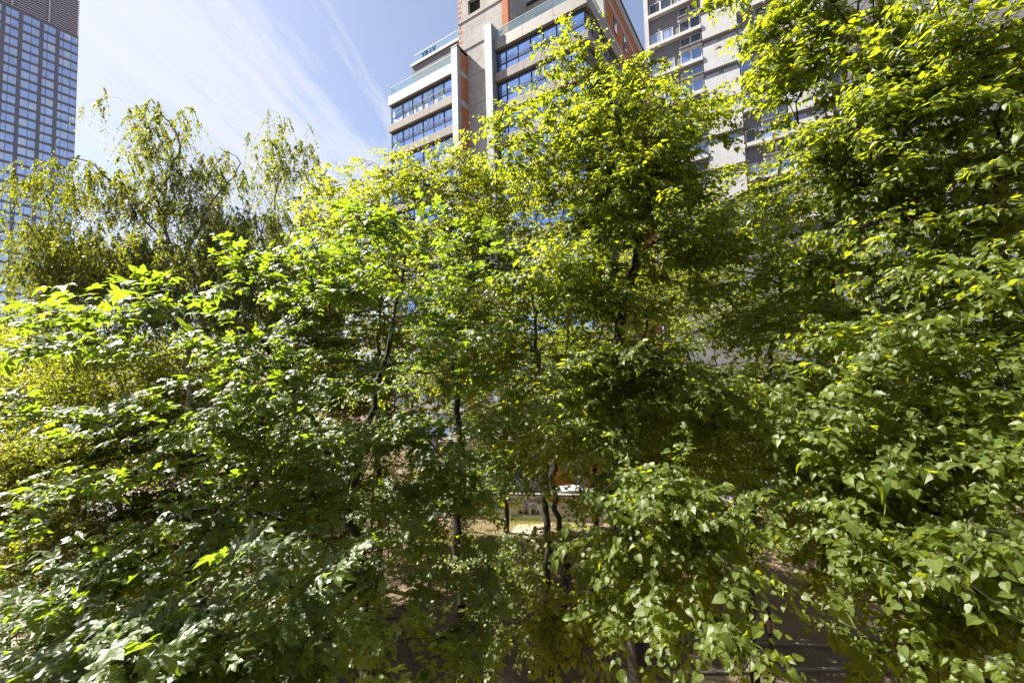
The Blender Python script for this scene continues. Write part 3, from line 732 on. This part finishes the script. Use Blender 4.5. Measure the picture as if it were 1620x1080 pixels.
# big maple on the left
make_tree('maple_tree', 'spreading maple with lobed dark green leaves on the left', 'tree', None,
    [(up_from(0, [930, 805, 700, 590, 480, 380], 7.4, [578, 545, 575, 605, 630, 640]), .15, .02),
     ([at(548, 810, 7.4), at(520, 720, 7.0), at(455, 600, 6.2), at(380, 520, 5.2)], .07, .02),
     ([at(578, 930, 7.4), at(470, 830, 6.0), at(330, 800, 4.8)], .06, .02)],
    [(560, 380, 6.4, 70, 45, 1.2, 60), (660, 400, 7.2, 100, 60, 1.3, 110), (470, 440, 5.6, 90, 40, 1.0, 75), (240, 475, 3.7, 60, 24, .4, 20), (330, 550, 4.4, 110, 35, .7, 44), (110, 490, 4.2, 50, 10, .3, 9),
     (560, 520, 6.4, 170, 70, 1.5, 120), (700, 540, 7.2, 110, 80, 1.3, 70), (400, 640, 5.2, 170, 60, 1.1, 130), (600, 660, 6.6, 180, 70, 1.5, 110), (190, 655, 4.4, 110, 14, .6, 24), (50, 650, 3.4, 50, 16, .3, 10),
     (730, 700, 6.8, 90, 70, 1.1, 75), (330, 760, 4.6, 150, 60, .9, 70), (520, 740, 5.6, 120, 60, 1.0, 50), (690, 820, 6.2, 110, 70, 1.0, 80),
     (80, 880, 3.6, 90, 30, .5, 26), (260, 880, 3.7, 140, 55, .6, 60), (430, 830, 4.6, 90, 50, .7, 45), (400, 900, 3.0, 50, 40, .3, 12), (640, 900, 5.6, 120, 55, .9, 60),
     (200, 1000, 3.0, 130, 50, .5, 60), (380, 1000, 3.4, 120, 60, .6, 60), (520, 990, 4.4, 100, 60, .8, 46), (120, 1080, 2.7, 110, 50, .4, 30), (330, 1090, 3.0, 140, 50, .5, 36), (500, 880, 6.0, 110, 60, 1., 50), (640, 1020, 5.2, 55, 45, .6, 34), (720, 985, 5.6, 45, 40, .6, 20)],
    'maple', .090, [maple_leaf], dark_bark, MAPLE, tip_r=.0032, dens=.44, clump=5)
# second, smaller lime behind the maple: straight dark trunk
make_tree('lime_tree', 'lime with a straight thin trunk between the maple and the central lime', 'tree', 'limes in the courtyard',
    [(up_from(0, [1050, 760, 540, 400, 300], 11, [726, 726, 720, 712, 700]), .17, .02)],
    [(590, 275, 12, 50, 20, .8, 50), (700, 290, 11.5, 80, 30, 1.3, 120), (560, 320, 12.5, 50, 30, 1., 80), (620, 350, 12, 110, 60, 1.6, 200), (740, 360, 11, 70, 70, 1.4, 120), (770, 270, 10.5, 30, 25, .6, 24), (700, 440, 11, 150, 70, 1.9, 150),
     (770, 520, 10, 90, 80, 1.4, 80), (690, 600, 10.5, 150, 80, 1.7, 80), (790, 890, 9.5, 40, 60, .8, 34), (820, 700, 10, 70, 60, 1.0, 50)],
    'oval', .078, [lime_far], dark_bark, LIMEF, detail=False, dens=1.15, bracts=.06)
# double-stemmed lime in the gap
make_tree('lime_tree', 'twin-stemmed lime standing over the sunlit gap by the painted wall', 'tree', 'limes in the courtyard',
    [(up_from(0, [1000, 850, 750, 600, 450, 360], 12.5, [866, 864, 862, 850, 846, 850]), .15, .02),
     ([gnd(898, 895), at(888, 850, 14.), at(876, 770, 13.6), at(885, 640, 13.4), at(905, 480, 13.4)], .17, .02)],
    [(840, 330, 12.5, 60, 50, 1.2, 80), (830, 440, 12, 100, 80, 1.8, 200), (900, 540, 12.5, 110, 80, 1.8, 170), (800, 600, 12.5, 90, 90, 1.7, 130), (880, 660, 11.5, 120, 50, 1.3, 110), (790, 720, 11, 60, 50, 1., 50),
     (960, 800, 12., 60, 70, 1.2, 40), (810, 970, 9.5, 35, 40, .6, 18)],
    'oval', .078, [lime_far], dark_bark, LIMEF, detail=False, dens=1.15)
# lime behind, right of centre
make_tree('lime_tree', 'shaded lime between the central lime and the near right one', 'tree', 'limes in the courtyard',
    [(up_from(0, [950, 800, 600, 450, 330], 11, [1185, 1190, 1215, 1235, 1240]), .13, .02)],
    [(1190, 325, 10.5, 90, 18, 1.3, 90), (1200, 265, 10.5, 18, 30, .4, 16), (1180, 390, 10.5, 110, 60, 1.6, 170), (1270, 420, 11, 90, 110, 1.6, 170), (1150, 480, 11, 110, 70, 1.6, 150), (1230, 560, 10.5, 130, 70, 1.7, 150), (1170, 660, 10, 110, 70, 1.5, 110), (1280, 680, 10, 110, 80, 1.5, 100), (1180, 790, 9.5, 90, 60, 1.2, 55)],
    'oval', .088, [lime_far], dark_bark, LIMEF, detail=False, dens=1.15, bracts=.06)
# lime behind the near right one
make_tree('lime_tree', 'shaded lime at the back right, mostly hidden by the near lime', 'tree', 'limes in the courtyard',
    [(up_from(0, [930, 760, 560, 400, 250], 13, [1450, 1450, 1470, 1490, 1500]), .15, .02)],
    [(1500, 300, 13, 160, 120, 2.2, 220), (1420, 470, 12.5, 160, 100, 2., 200), (1580, 520, 12.5, 150, 110, 2., 160), (1400, 640, 12, 130, 70, 1.7, 120), (1550, 690, 12, 120, 60, 1.6, 90)],
    'oval', .10, [lime_far], dark_bark, LIMEF, detail=False, dens=1.15)
# birches
make_tree('birch_tree', 'weeping birch with drooping twigs and a bent leaning tip on the left', 'tree', 'weeping birches at the back left',
    [(up_from(0, [560, 440, 380, 300, 220, 170], 15, [300, 280, 265, 262, 285, 240]), .16, .02),
     ([at(270, 400, 15), at(200, 310, 14.6), at(140, 255, 14.3), at(90, 250, 14.)], .05, .015),
     ([at(285, 430, 15), at(330, 330, 15.2), at(380, 260, 15.4), at(345, 235, 15.4)], .05, .012)],
    [(238, 172, 15, 16, 8, .3, 12), (255, 205, 15, 18, 14, .4, 20), (235, 215, 15, 14, 22, .4, 18), (288, 190, 15, 12, 8, .3, 7), (232, 265, 15, 16, 34, .5, 34), (258, 245, 15, 16, 20, .4, 16), (310, 262, 15.2, 22, 14, .5, 20), (340, 270, 15.2, 20, 20, .5, 22), (290, 300, 15, 25, 20, .6, 24), (62, 285, 14, 16, 24, .5, 24), (100, 290, 14, 22, 22, .6, 30), (118, 268, 14.2, 14, 14, .4, 12),
     (150, 385, 14.4, 90, 40, 1.5, 160), (270, 395, 14.8, 100, 40, 1.6, 190), (390, 365, 15.4, 50, 40, 1.1, 130), (245, 330, 15, 40, 16, .6, 26), (330, 325, 15.2, 50, 14, .6, 26), (90, 400, 14, 42, 60, 1.1, 100), (180, 450, 14.4, 130, 60, 1.6, 260), (330, 450, 14.8, 120, 60, 1.5, 230), (400, 420, 15, 70, 50, 1.2, 120), (28, 430, 13.6, 10, 22, .4, 9), (130, 530, 14, 60, 60, 1., 90), (140, 262, 14.3, 30, 12, .4, 22), (350, 245, 15.4, 25, 12, .4, 20), (205, 310, 14.6, 30, 25, .6, 40), (215, 158, 15, 12, 8, .3, 8), (295, 185, 15, 10, 10, .3, 8)],
    'birch', .068, [birch_leaf], pale_bark, BIRCH, detail=False, tip_r=.002, shell=.3, dens=1.2, clump=3)
make_tree('birch_tree', 'slim birch with a narrow upright tip right of the bent one', 'tree', 'weeping birches at the back left',
    [(up_from(0, [560, 420, 330, 260, 185], 17, [450, 440, 432, 442, 450]), .13, .012)],
    [(450, 195, 17, 7, 14, .25, 9), (440, 225, 17, 20, 12, .4, 18), (468, 232, 17, 18, 14, .4, 18), (440, 262, 17, 26, 16, .6, 26), (475, 272, 17, 16, 16, .4, 16), (405, 285, 17, 14, 18, .4, 12), (478, 330, 17, 16, 36, .6, 30), (435, 370, 17, 45, 45, 1.2, 90), (490, 400, 17, 55, 60, 1.2, 80), (430, 450, 16.6, 80, 60, 1.5, 90)],
    'birch', .072, [birch_leaf], pale_bark, BIRCH, detail=False, tip_r=.002, shell=.3, dens=1.2, clump=3)
# fine-leaved trees and shrubs further back
far = [('pale fine-leaved tree at the far left edge below the tower', 50, 590, 19, [(30, 570, 19, 110, 55, 2.5, 170), (150, 610, 18, 120, 60, 2.5, 150), (30, 680, 17, 90, 70, 2., 90)]),
       ('bright yellow-green tree behind the maple, left of the gap', 650, 640, 23, [(610, 620, 23, 130, 110, 3, 200), (720, 560, 24, 90, 90, 2.6, 130), (540, 520, 24, 120, 90, 3, 150)]),
       ('bright yellow-green tree behind the twin-stemmed lime', 800, 640, 25, [(790, 600, 25, 80, 100, 2.5, 160), (870, 480, 26, 90, 90, 2.6, 130), (960, 620, 25, 110, 90, 2.8, 140)]),
       ('tree in shade behind the central lime, before the apartment block', 1120, 640, 24, [(1100, 520, 24, 110, 120, 3, 180), (1200, 620, 23, 110, 90, 2.8, 130), (1080, 690, 23, 120, 60, 2.6, 90)]),
       ('yellowing tree at the back behind the right limes', 1380, 600, 26, [(1330, 560, 26, 130, 130, 3, 180), (1480, 600, 26, 130, 110, 3, 160), (1600, 560, 26, 130, 150, 3, 150)])]
far += [('bright tree filling the view between the slim birch and the straight-trunked lime', 600, 480, 19, [(560, 420, 19, 90, 70, 2., 200), (660, 470, 19, 110, 80, 2.2, 220), (740, 560, 19, 80, 70, 2., 140), (480, 470, 18.5, 70, 60, 1.8, 120)]),
        ('fine-leaved tree standing between the birches and the maple', 420, 640, 17, [(430, 560, 17, 120, 80, 2.2, 220), (330, 620, 17, 100, 60, 2., 150), (480, 680, 17, 130, 70, 2.2, 160), (560, 560, 17.5, 90, 80, 2., 140)]),
        ('tall fine-leaved tree below the birches, close behind the left maple sprays', 190, 700, 17, [(200, 600, 16.5, 110, 70, 2., 170), (120, 690, 16, 120, 60, 1.8, 130), (280, 720, 16.5, 120, 60, 1.8, 150)]),
        ('dense green tree filling the gap between the twin stems and the central lime', 940, 600, 17, [(930, 540, 17, 120, 120, 2.4, 260), (850, 660, 18, 90, 60, 2., 120), (1010, 680, 16, 110, 70, 2.2, 170), (1030, 690, 19.5, 90, 60, 2., 140), (950, 600, 20.2, 100, 70, 2., 120), (1040, 440, 17, 80, 70, 2., 120)])]
for lab, px, py, Y, bl in far:
    make_tree('broadleaf_tree', lab, 'tree', 'trees at the far side of the courtyard', [(up_from(0, [760, py + 40, py - 60], Y, [px, px, px + 8]), .16, .03)], bl, 'oval', .085 if Y < 20 else .12, [shrub_leaf if px < 1000 else lime_far], dark_bark, LIMEF if Y > 20 else SHRUB, detail=False, shell=.4, dens=2.0)
for i, (px, py, Y) in enumerate([(20, 770, 15), (130, 800, 14.5), (255, 790, 15.5), (370, 760, 16), (480, 790, 16.5), (590, 740, 18)]):
    lab = ['leftmost of the yellow-green saplings behind the maple sprays', 'second yellow-green sapling from the left edge, behind the maple sprays', 'yellow-green sapling below the leaning birch', 'yellow-green sapling under the slim birch', 'yellow-green sapling just left of the maple fork', 'yellow-green sapling just right of the maple fork'][i]
    make_tree('sapling', lab, 'tree', 'fine-leaved saplings behind the maple', [(up_from(0, [py + 60, py, py - 60], Y, [px, px + 4, px]), .06, .015)], [(px, py - 70, Y, 90, 70, 1.6, 260), (px, py + 50, Y - .5, 90, 70, 1.5, 260)], 'oval', .075, [shrub_leaf], dark_bark, SHRUB, detail=False, shell=.2, tip_r=.003)
shr = [('dark understorey bush left of the paved path', 560, 930, [(520, 900, 13, 110, 40, 1.2, 110), (420, 930, 12.5, 90, 45, 1.2, 90)]),
       ('fine-leaved bush below the left maple branches', 260, 900, [(250, 900, 12, 110, 45, 1.2, 120), (330, 980, 11, 90, 40, 1., 80)]),
       ('tall bush in front of the painted wall, left end', 640, 800, [(600, 765, 22, 110, 50, 1.8, 200), (730, 780, 22, 70, 40, 1.5, 140), (690, 740, 23, 90, 40, 1.6, 120)]),
       ('tall bush behind the dark blue car', 1010, 800, [(1000, 770, 24, 60, 45, 1.6, 110)]),
       ('broad bush by the pavilion at the right', 1320, 760, [(1250, 750, 21, 110, 50, 1.8, 170), (1400, 810, 19, 110, 40, 1.6, 140)]),
       ('dark bush behind the litter bin', 1580, 830, [(1560, 800, 17, 110, 60, 1.6, 150), (1600, 900, 14, 80, 50, 1.3, 90)]),
       ('yellow-green shrub beside the path in the lower left corner', 90, 1010, [(70, 990, 12.5, 60, 45, 1.1, 80), (140, 930, 13.5, 90, 50, 1.3, 90)]),
       ('fine-leaved shrub under the birches', 200, 860, [(60, 820, 16, 110, 50, 1.5, 110), (230, 840, 15.5, 120, 50, 1.5, 120)]),
       ('shrub in dappled shade behind the maple trunk', 430, 840, [(400, 830, 17, 110, 45, 1.4, 110), (540, 800, 18, 100, 45, 1.4, 100)]),
       ('low shrub beside the sunny patch, left of the twin stems', 700, 830, [(670, 810, 19, 100, 45, 1.4, 160)]),
       ('low dark shrub right of the central trunk', 1090, 830, [(1100, 800, 18, 80, 40, 1.3, 80)])]
for lab, px, py, bl in shr:
    g = gnd(px, py + 45); g = np.array([g[0], bl[0][2], 0.])
    make_tree('shrub', lab, 'shrub', 'shrubs on the courtyard beds', [([g - [0, 0, .1], g + [.05, 0, .6], g + [0, .05, 1.2]], .04, .012)], bl, 'oval', .06, [shrub_leaf], dark_bark, SHRUB, detail=False, tip_r=.003, shell=.2, dens=1.3)

# ------------------------------------------------------------------ ground, paths
def ground_mat():
    m, nt, out = new_mat('soil_with_litter'); L = nt.links
    p = nd(nt, 'ShaderNodeBsdfPrincipled'); L.new(p.outputs[0], out.inputs[0]); setin(p, Roughness=.95)
    oc = objco(nt)
    a = noise(nt, oc, .6, 6, .65); b = noise(nt, oc, 9, 5, .7); c = noise(nt, oc, .22, 4, .6, .8)
    col = ramp(nt, a, [(.3, (.10, .068, .045)), (.7, (.17, .12, .08))])
    col = mixc(nt, ramp(nt, b, [(.55, 0.), (.7, .8)]), col, (.10, .065, .04))
    gr = ramp(nt, math_(nt, 'ADD', math_(nt, 'MULTIPLY', c, .8), math_(nt, 'MULTIPLY', b, .25)), [(.62, 0.), (.70, .8)])
    col = mixc(nt, gr, col, mixc(nt, b, (.05, .085, .015), (.16, .19, .04)))
    L.new(col, p.inputs['Base Color']); L.new(bump(nt, b, .9, .05), p.inputs['Normal'])
    return m
def sheet(name, pts, z, mat, kind='structure'):
    me = bpy.data.meshes.new(name); me.from_pydata([(p[0], p[1], z) for p in pts], [], [tuple(range(len(pts)))]); me.materials.append(mat)
    if me.polygons[0].normal.z < 0: me.flip_normals()
    return tag(link(name, me), kind=kind)
sheet('ground', [(-1500, -300), (1500, -300), (1500, 2500), (-1500, 2500)], 0, ground_mat())
pav = brick_mat('grey_pavers', (.105, .078, .056), (.145, .110, .080), (.080, .060, .044), w=.2, h=.1)
# pavers lie flat: use the ground plane for the joints
ntp = pav.node_tree
for l in list(ntp.links):
    if l.to_node.bl_idname == 'ShaderNodeCombineXYZ' : ntp.links.remove(l)
cxn = [n for n in ntp.nodes if n.bl_idname == 'ShaderNodeCombineXYZ'][0]; sxn = [n for n in ntp.nodes if n.bl_idname == 'ShaderNodeSeparateXYZ'][0]
ntp.links.new(sxn.outputs[0], cxn.inputs[0]); ntp.links.new(sxn.outputs[1], cxn.inputs[1])
sand = surf('pale_sand_path', (.30, .245, .20), (.37, .31, .26), .7, .95, fine=25, bumps=.4)
asphalt = surf('grey_asphalt', (.10, .10, .105), (.15, .145, .15), .5, .9, fine=60, bumps=.3)
kerb_m = surf('grey_kerbstone', (.13, .12, .11), (.18, .17, .155), 2, .9, fine=30)
sheet('path', [(-40, 10), (-40, 18.4), (-4, 16.0), (10.5, 14.45), (24, 13.0), (24, 11.8), (10, 13.55), (2, 13.6), (-8, 10)], .004, pav)
A0 = gnd(770, 955); B0 = gnd(850, 838)
sheet('footpath', [(A0[0] - .9, A0[1]), (A0[0] + .9, A0[1]), (B0[0] + 1.0, B0[1] + 1), (B0[0] - 1.2, B0[1] + 1)], .008, sand)
C0 = gnd(5, 1060)
sheet('footpath', [(C0[0] - 8, C0[1] - 3), (C0[0] + .6, C0[1] - 2.2), (C0[0] + .9, C0[1] + 1), (C0[0] - .8, C0[1] + 1.7), (C0[0] - 8, C0[1] + 2)], .012, sand)
sheet('road', [(-60, 28.5), (60, 27.2), (60, 33), (-60, 34)], .004, asphalt)
sheet('pavement', [(-60, 34.1), (60, 33.1), (60, 36), (-60, 36.6)], .012, sand)
def kerb(p0, p1, w=.12, h=.09):
    p0, p1 = np.array(p0), np.array(p1); d = (p1 - p0) / np.linalg.norm(p1 - p0); n = np.array([-d[1], d[0]]) * w / 2; L_ = np.linalg.norm(p1 - p0)
    m = MB(); k = int(L_ / 1.0)
    for i in range(k):
        a = p0 + d * (i * L_ / k + .008); b = p0 + d * ((i + 1) * L_ / k - .008); q = len(m.v)
        for z in (-.1, h): m.v += [(*(a - n), z), (*(b - n), z), (*(b + n), z), (*(a + n), z)]
        for f in ((4, 5, 6, 7), (0, 1, 5, 4), (1, 2, 6, 5), (2, 3, 7, 6), (3, 0, 4, 7)): m.f.append(tuple(q + t for t in f)); m.m.append(0)
    tag(m.build('kerb', [kerb_m]), kind='structure')
kerb((-4, 16.06), (10.5, 14.51)); kerb((10.5, 14.51), (24, 13.06)); kerb((2, 13.54), (10, 13.49)); kerb((-40, 18.46), (-4, 16.06)); kerb((10, 13.49), (24, 11.74))
kerb((-60, 28.4), (60, 27.1), .16, .12)
# grass blades on the sunny patches
gv, gq = [], []
n = 15000
cxy = [gnd(835, 822), gnd(800, 868), gnd(790, 900), gnd(700, 850)]
w = rng.integers(0, 4, n); px = np.array([cxy[i][:2] for i in w]) + rng.normal(0, 1, (n, 2)) * [1.6, .9]
h = rng.uniform(.05, .2, n); a = rng.uniform(0, 6.28, n); d = np.stack([np.cos(a), np.sin(a)], 1) * .012; ln = rng.normal(0, .05, (n, 2))
P0 = np.concatenate([px - d, np.zeros((n, 1))], 1); P1 = np.concatenate([px + d, np.zeros((n, 1))], 1)
P2 = np.concatenate([px + d * .2 + ln, h[:, None]], 1); P3 = np.concatenate([px - d * .2 + ln, h[:, None]], 1)
GV = np.stack([P0, P1, P2, P3], 1).reshape(-1, 3); GQ = np.arange(4 * n).reshape(-1, 4)
grass_m = leaf_mat('grass_blade', (.09, .12, .02), (.24, .24, .06), (.40, .42, .05), .55, .4)
tag(link('grass', np_mesh('grass', GV, GQ, [grass_m], rng.uniform(0, 1, n))), 'sunlit yellow-green grass beside the sandy footpath', 'grass', kind='stuff')

# ------------------------------------------------------------------ street furniture
# lantern on a post
lp = at(1217, 985, 11.0)
lamp = empty('street_lamp', (lp[0], lp[1], 0), .3, 'black old-style lantern on a post in the shade, lower right', 'street lamp')
black = plain('black_cast_iron', (.012, .012, .013), .45); lant = plain('milky_lantern_glass', (.30, .26, .19), .35)
lz = lp[2]
m = MB(); m.tube([(0, 0, 0), (0, 0, .5), (0, 0, .55), (0, 0, lz - .26)], [.09, .08, .05, .035], 12); m.tube([(0, 0, lz - .30), (0, 0, lz - .22)], [.06, .06], 12); m.build('post', [black], lamp)
m = MB(); m.tube([(-.26, 0, lz - .38), (.26, 0, lz - .38)], [.012, .012], 6); m.build('ladder_bar', [black], lamp)
def frustum(m, z0, z1, r0, r1, n=6, mi=0): return m.tube([(0, 0, z0), (0, 0, z1)], [r0, r1], n, mi)
frustum(MB(), lz - .20, lz + .16, .10, .155).build('lantern_glass', [lant], lamp)
m = MB()
for k in range(6):
    t = 2 * math.pi * k / 6; m.tube([(.102 * math.cos(t), .102 * math.sin(t), lz - .2), (.158 * math.cos(t), .158 * math.sin(t), lz + .16)], [.011, .011], 5)
frustum(m, lz - .22, lz - .20, .105, .105); frustum(m, lz + .16, lz + .18, .17, .17); m.build('lantern_frame', [black], lamp)
m = MB(); m.tube([(0, 0, lz + .18), (0, 0, lz + .26), (0, 0, lz + .33), (0, 0, lz + .35), (0, 0, lz + .42)], [.18, .12, .05, .04, .008], 6); m.build('lantern_cap', [black], lamp)

# painted wall with coloured shapes
wp = gnd(838, 822); wall_rot = rad(-9)
gw = empty('painted_wall', (wp[0], wp[1] , 0), wall_rot, 'low wall painted with turquoise, pink, violet and orange shapes above a white base', 'wall')
cream = surf('cream_wall_paint', (.62, .58, .53), (.70, .67, .62), 1.5, .8, streak=.2, fine=20)
m = MB(); m.box(-5, 4.5, 0, .22, 0, 1.5); m.build('wall', [cream], gw)
m = MB(); m.box(-5.05, 4.55, -.12, .26, 0, .30); m.build('base_course', [surf('white_base', (.62, .61, .60), (.74, .73, .72), 2, .8)], gw)
m = MB(); m.box(-5.05, 4.55, -.05, .27, 1.5, 1.58); m.build('coping', [kerb_m], gw)
R9 = random.Random(4)
def blob_poly(m, x, z, r, mi, n=9, y=-.004):
    m.quad([(x + r * R9.uniform(.6, 1.2) * math.cos(-2 * math.pi * k / n) * 1.3, y, z + r * R9.uniform(.6, 1.2) * math.sin(-2 * math.pi * k / n) * .7) for k in range(n)][::-1], mi)
pal = [plain('turquoise_paint', (.10, .45, .50), .7), plain('pink_paint', (.60, .10, .20), .7), plain('violet_paint', (.25, .25, .45), .7), plain('orange_paint', (.75, .26, .02), .7), plain('dark_paint', (.03, .03, .03), .8), plain('yellow_paint', (.70, .55, .08), .7)]
m = MB()
for i in range(60):
    x = R9.uniform(-4.7, 4.2); mi = R9.choice([0, 1, 3, 5]) if x < -.6 or x > .6 else 2
    blob_poly(m, x, R9.uniform(.75, 1.35), R9.uniform(.1, .2), mi, y=-.004 - i * .0006)
for i in range(26):                                     # dark strokes under the band of colour
    x = -.7 + i * .055 * R9.uniform(.8, 1.2); m.box(x, x + R9.uniform(.02, .06), -.055, -.05, .36, R9.uniform(.5, .72), 4)
m.build('painting', pal, gw)

# long low pavilion behind the road
pv_ = gnd(890, 776)
pavl = empty('shop_pavilion', (pv_[0], pv_[1], 0), rad(-4), 'low beige-topped pavilion with orange doors behind the road', 'building')
orange = plain('orange_door_paint', (.55, .14, .02), .5); beige = surf('beige_fascia', (.42, .36, .26), (.50, .44, .33), .8, .8, streak=.3); grey_r = surf('grey_render', (.34, .32, .31), (.42, .40, .38), .8, .9, streak=.3)
MB().box(-9, 26, .1, 8, 0, 3.0).build('wall', [grey_r], pavl)
MB().box(-9.4, 26.4, -.7, 8.4, 3.0, 4.0).build('roof_fascia', [beige], pavl)
MB().box(-9.3, 26.3, -.6, 8.3, 4.0, 4.12).build('roof', [joint_m], pavl)
for x in (-.6, 1.9, 7.5, 14.0):
    m = MB(); m.box(x, x + 1.5, .02, .1, .05, 2.6, 0); m.box(x + .72, x + .76, .0, .02, .1, 2.55, 1); d_ = m.build('door', [orange, joint_m], pavl)
    MB().box(x + .62, x + .66, -.05, .02, 1.0, 1.25).build('handle', [dark_metal], d_)
for x in (-7, -4.6, 4.2, 10, 11.9, 17, 20, 23):
    m = MB(); m.box(x, x + 1.7, .02, .1, .9, 2.5, 0); w_ = m.build('window', [white_pvc], pavl); MB().box(x + .08, x + .82, .0, .02, .98, 2.42).box(x + .88, x + 1.62, .0, .02, .98, 2.42).build('pane', [pane_d], w_)

# parked cars on the road
def car(name, loc, rot, paint, label):
    c = empty(name, loc, rot, label, 'car', 'cars parked behind the trees')
    prof = [(-2.1, .35), (-2.12, .62), (-2.0, .86), (-1.15, .98), (-.55, 1.38), (.75, 1.43), (1.55, 1.02), (2.02, .95), (2.1, .6), (2.05, .35)]
    m = MB(); ws_ = [.70 if z > 1.2 else .84 for x, z in prof]
    a = len(m.v)
    for s in (-1, 1):
        m.v += [(x, s * w, z) for (x, z), w in zip(prof, ws_)]
    n = len(prof)
    for i in range(n - 1): m.f.append((a + i, a + i + 1, a + n + i + 1, a + n + i)); m.m.append(0)
    m.f.append((a + n - 1, a, a + n, a + 2 * n - 1)); m.m.append(0)
    m.f.append(tuple(range(a, a + n))); m.f.append(tuple(range(a + 2 * n - 1, a + n - 1, -1))); m.m += [0, 0]
    m.build('body', [paint], c, bevel=.05)
    for s in (-1, 1):
        y = s * .80
        m = MB(); m.quad([(-.95, s * .835, 1.0), (-.5, s * .735, 1.33), (.1, s * .735, 1.36), (.1, s * .835, 1.0)]).quad([(.18, s * .835, 1.0), (.18, s * .735, 1.36), (.72, s * .735, 1.36), (1.3, s * .835, 1.02)]); m.build('side_window', [pane_d], c)
    m = MB(); m.quad([(-1.14, -.74, 1.012), (-1.14, .74, 1.012), (-.58, .62, 1.378), (-.58, -.62, 1.378)]); m.build('windscreen', [pane_d], c)
    m = MB(); m.quad([(1.53, -.74, 1.05), (1.53, .74, 1.05), (.80, .62, 1.42), (.80, -.62, 1.42)]); m.build('rear_window', [pane_d], c)
    for x in (-1.3, 1.3):
        for s in (-1, 1):
            m = MB(); m.tube([(x, s * .66, .32), (x, s * .86, .32)], [.32, .32], 18); w_ = m.build('wheel', [joint_m], c)
            m = MB(); m.tube([(x, s * .855, .32), (x, s * .875, .32)], [.2, .18], 12); m.build('rim', [louvre_m], w_)
    for s in (-1, 1):
        MB().box(-2.14, -2.06, s * .62 - .16, s * .62 + .16, .66, .80).build('headlight', [white_pvc], c)
        MB().box(2.04, 2.11, s * .66 - .12, s * .66 + .12, .70, .88).build('tail_light', [plain('red_lens', (.4, .02, .02), .2)], c)
    return c
silver = plain('silver_car_paint', (.55, .56, .58), .25, .5); blue = plain('dark_blue_car_paint', (.02, .05, .20), .25, .2); greyp = plain('lilac_grey_car_paint', (.30, .29, .34), .25, .4)
g = gnd(915, 838); car('parked_car', (g[0], 28.6, 0), rad(4), silver, 'silver parked car glimpsed right of the twin stems')
g = gnd(985, 830); car('parked_car', (g[0] + 1.4, 29.6, 0), rad(-3), blue, 'dark blue parked car behind the central trunk')
g = gnd(1310, 835); car('parked_car', (g[0], 28.4, 0), rad(-3), greyp, 'lilac-grey parked car behind the right lime')
# litter bin and low rail at the lower right
bp = at(1553, 925, 10.5)
bn = empty('litter_bin', (bp[0], bp[1], 0), rad(-15), 'black metal litter bin with grey lid among the leaves at lower right', 'bin')
MB().box(-.3, .3, -.25, .25, .05, bp[2] - .1).build('bin_body', [black], bn, bevel=.02); MB().box(-.34, .34, -.29, .29, bp[2] - .1, bp[2] + .04).build('bin_lid', [plain('grey_lid', (.22, .21, .24), .6)], bn, bevel=.02)
fp = gnd(1545, 1000)
fr = empty('path_railing', (fp[0], fp[1], 0), rad(-12), 'thin dark metal railing beside the path, lower right', 'railing')
for x in (-1.2, 0, 1.2): MB().tube([(x, 0, 0), (x, 0, .95)], [.022, .022], 8).build('post', [black], fr)
MB().tube([(-1.25, 0, .95), (1.25, 0, .95)], [.022, .022], 8).tube([(-1.25, 0, .5), (1.25, 0, .5)], [.016, .016], 8).build('top_rail', [black], fr)

# the viewer's own house: unseen, added to block sky light and deepen the shade
own = empty('unseen_house', (0, -.8, 0), 0, 'plastered house from whose window the courtyard is seen, unseen behind the viewer, added to block sky light', 'building')
plaster = surf('grey_plaster', (.30, .28, .26), (.36, .34, .31), .8, .9, streak=.3)
m = MB(); m.box(-32, 32, -12, 0, 0, 23); m.build('wall', [plaster], own)
m = MB(); m.box(-32.3, 32.3, -12.3, .4, 23, 23.4); m.build('roof', [kerb_m], own)
wf = MB().box(-.7, .7, 0, .06, 0, 1.6, 0).mesh('window_frame', [white_pvc]); wp2 = MB().box(-.62, -.04, .06, .07, .08, 1.52).box(.04, .62, .06, .07, .08, 1.52).mesh('pane', [pane_d])
for zi in range(7):
    for xi in range(-9, 10):
        o = link('window', wf, own, (xi * 3.2 + 1.6, 0, 1.2 + zi * 3.05)); link('pane', wp2, o)
